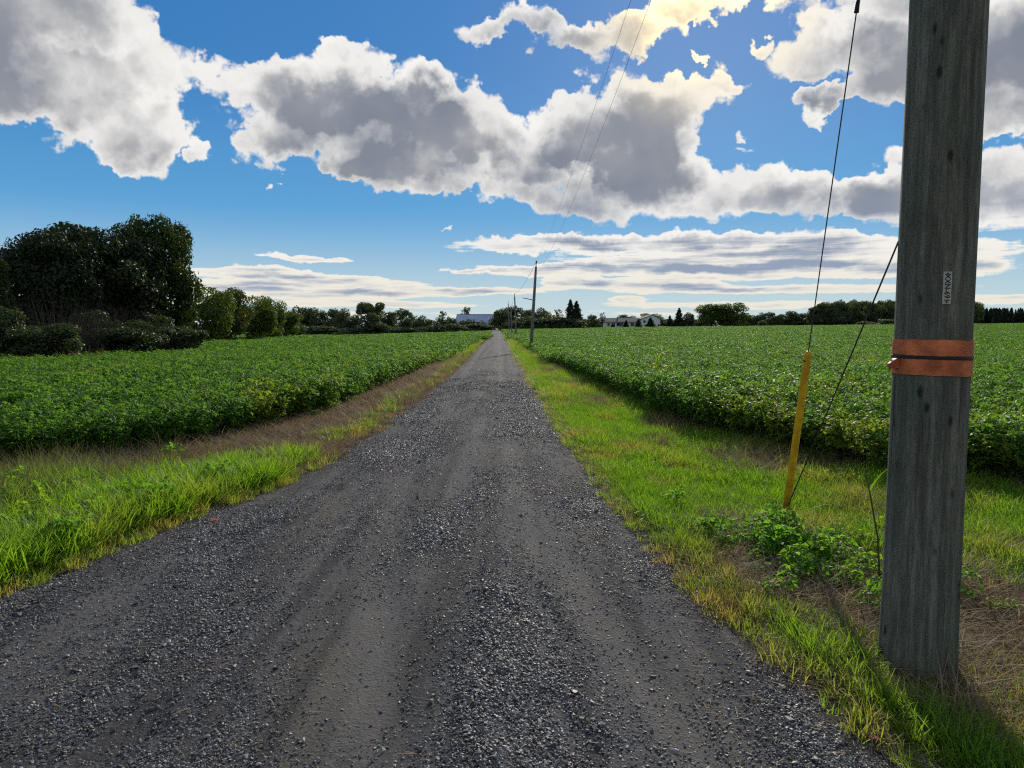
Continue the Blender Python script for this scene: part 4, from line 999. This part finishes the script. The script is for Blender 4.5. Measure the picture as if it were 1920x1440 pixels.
# gable wing: ridge runs away from the camera
wx0, wx1, wxr = X(1202), X(1236), X(1222); ze0, ze1, zr = Z(598), Z(598), Z(590.5)
b = MB(); ya, yb = -1.5, 9.5
b.poly([(wx0, ya, zb), (wx1, ya, zb), (wx1, ya, ze1), (wxr, ya, zr), (wx0, ya, ze0), (wx0, yb, zb), (wx1, yb, zb), (wx1, yb, ze1), (wxr, yb, zr), (wx0, yb, ze0)],
       [(0, 1, 2, 3, 4), (9, 8, 7, 6, 5), (0, 5, 6, 1), (1, 6, 7, 2), (2, 7, 8, 3), (3, 8, 9, 4), (4, 9, 5, 0)]); wing = b.build('gable_wing', WHITEP, house)
b = MB(); o2 = .45; th = .16; sl = (zr - ze0) / (wxr - wx0); sr = (zr - ze1) / (wx1 - wxr)
pr = [(wx0 - o2, ze0 - sl * o2 + .03), (wxr, zr + .03), (wx1 + o2, ze1 - sr * o2 + .03)]
V = [(x, y, z + t) for y in (ya - .35, yb + .35) for t in (0, th) for x, z in pr]
b.poly(V, [(0, 1, 4, 3), (1, 2, 5, 4), (6, 9, 10, 7), (7, 10, 11, 8), (3, 4, 10, 9), (4, 5, 11, 10), (0, 6, 7, 1), (1, 7, 8, 2), (0, 3, 9, 6), (2, 8, 11, 5)]); b.build('roof', SHINGLE, wing)
for (a, c_, t, bt) in ((1205, 1209, 601, 605), (1232, 1235.3, 607, 612)):
    b = MB(); b.box(X(a), X(c_), ya - .06, ya - .003, Z(bt), Z(t)); w_o = b.build('window', GLASS, wing)

# ------------------------------------------------------------------ small things near the camera
LEAFR = mat_plain('fallen_leaf', (0.30, 0.07, 0.04), .7, .2, 0, .3, 30)
def fallen_leaf(px, py, s, rz, label):
    q = onz(px, py, .02); z = max(tz(q[0], q[1]) + .03, float(lane_z(q[0], q[1])) + .012)
    V = []; n = 10
    for i in range(n):
        a = 6.283 * i / n; rr = s * (1 if i % 2 == 0 else .55); V.append((rr * math.cos(a), rr * math.sin(a), .12 * s * math.cos(2 * a)))
    V2 = V + [(x, y, z_ + .0015) for x, y, z_ in V]
    b = MB(); b.poly(V2, [tuple(range(n - 1, -1, -1)), tuple(range(n, 2 * n))] + [(i, (i + 1) % n, n + (i + 1) % n, n + i) for i in range(n)])
    o = b.build('fallen_leaf', LEAFR); o.location = (q[0], q[1], z); o.rotation_euler = (.15, .1, rz); tag(o, label, 'leaf')
fallen_leaf(404, 977, .05, .3, 'reddish fallen leaf at the left grass edge'); fallen_leaf(1640, 1388, .025, 1.3, 'small red leaf on the gravel right of the big pole foot')
STEM = mat_leaf('weed_stem', (0.075, 0.095, 0.03), (0.14, 0.15, 0.05), .2, .6, .2, 1.3)
def stalk(pts, rad, name, label, leaves=()):
    B = np.array(pts[0]); o = empty(name, B); tag(o, label, 'plant', None)
    b = MB(); b.tube([np.array(p_) - B for p_ in pts], list(np.linspace(rad, rad * .4, len(pts))), 6); b.build('stem', STEM, o, True)
    for (at_, az_, L2, lie) in leaves:
        V, Fc, t = blades(np.random.default_rng(int(abs(az_) * 100) + 3), 1, 0, L2, L2, .0055, .02, 5, lie=lie, curl=1.1)
        d0 = math.atan2(V[-1][1] - V[0][1], V[-1][0] - V[0][0]); a = az_ - d0; Rm = np.array(((math.cos(a), -math.sin(a), 0), (math.sin(a), math.cos(a), 0), (0, 0, 1)))
        link(bpy.data.objects.new('leaf', mesh_np('leaf', V @ Rm.T + (np.array(at_) - B), Fc, GREEN, True, {'tint': t})), o)
yw = PY + .9
def W(px, py, Y=yw): return aty(px, py, Y)
stalk([np.array((*W(1652, 1120)[:2], tz(W(1652, 1120)[0], yw))), W(1646, 1010), W(1632, 930), W(1622, 880)], .007, 'weed_stalk', 'tall thin green weed stalk bending left of the big pole',
      [(W(1640, 970), 3.4, .5, 1.1), (W(1630, 920), .3, .30, .6), (W(1628, 905), 2.9, .28, .8)])
yw2 = PY - .33
stalk([np.array((*W(1772, 1310, yw2)[:2], tz(W(1772, 1310, yw2)[0], yw2))), W(1752, 1262, yw2), W(1728, 1222, yw2)], .004, 'dry_stem', 'dry bent grass stem leaning across the foot of the big pole')
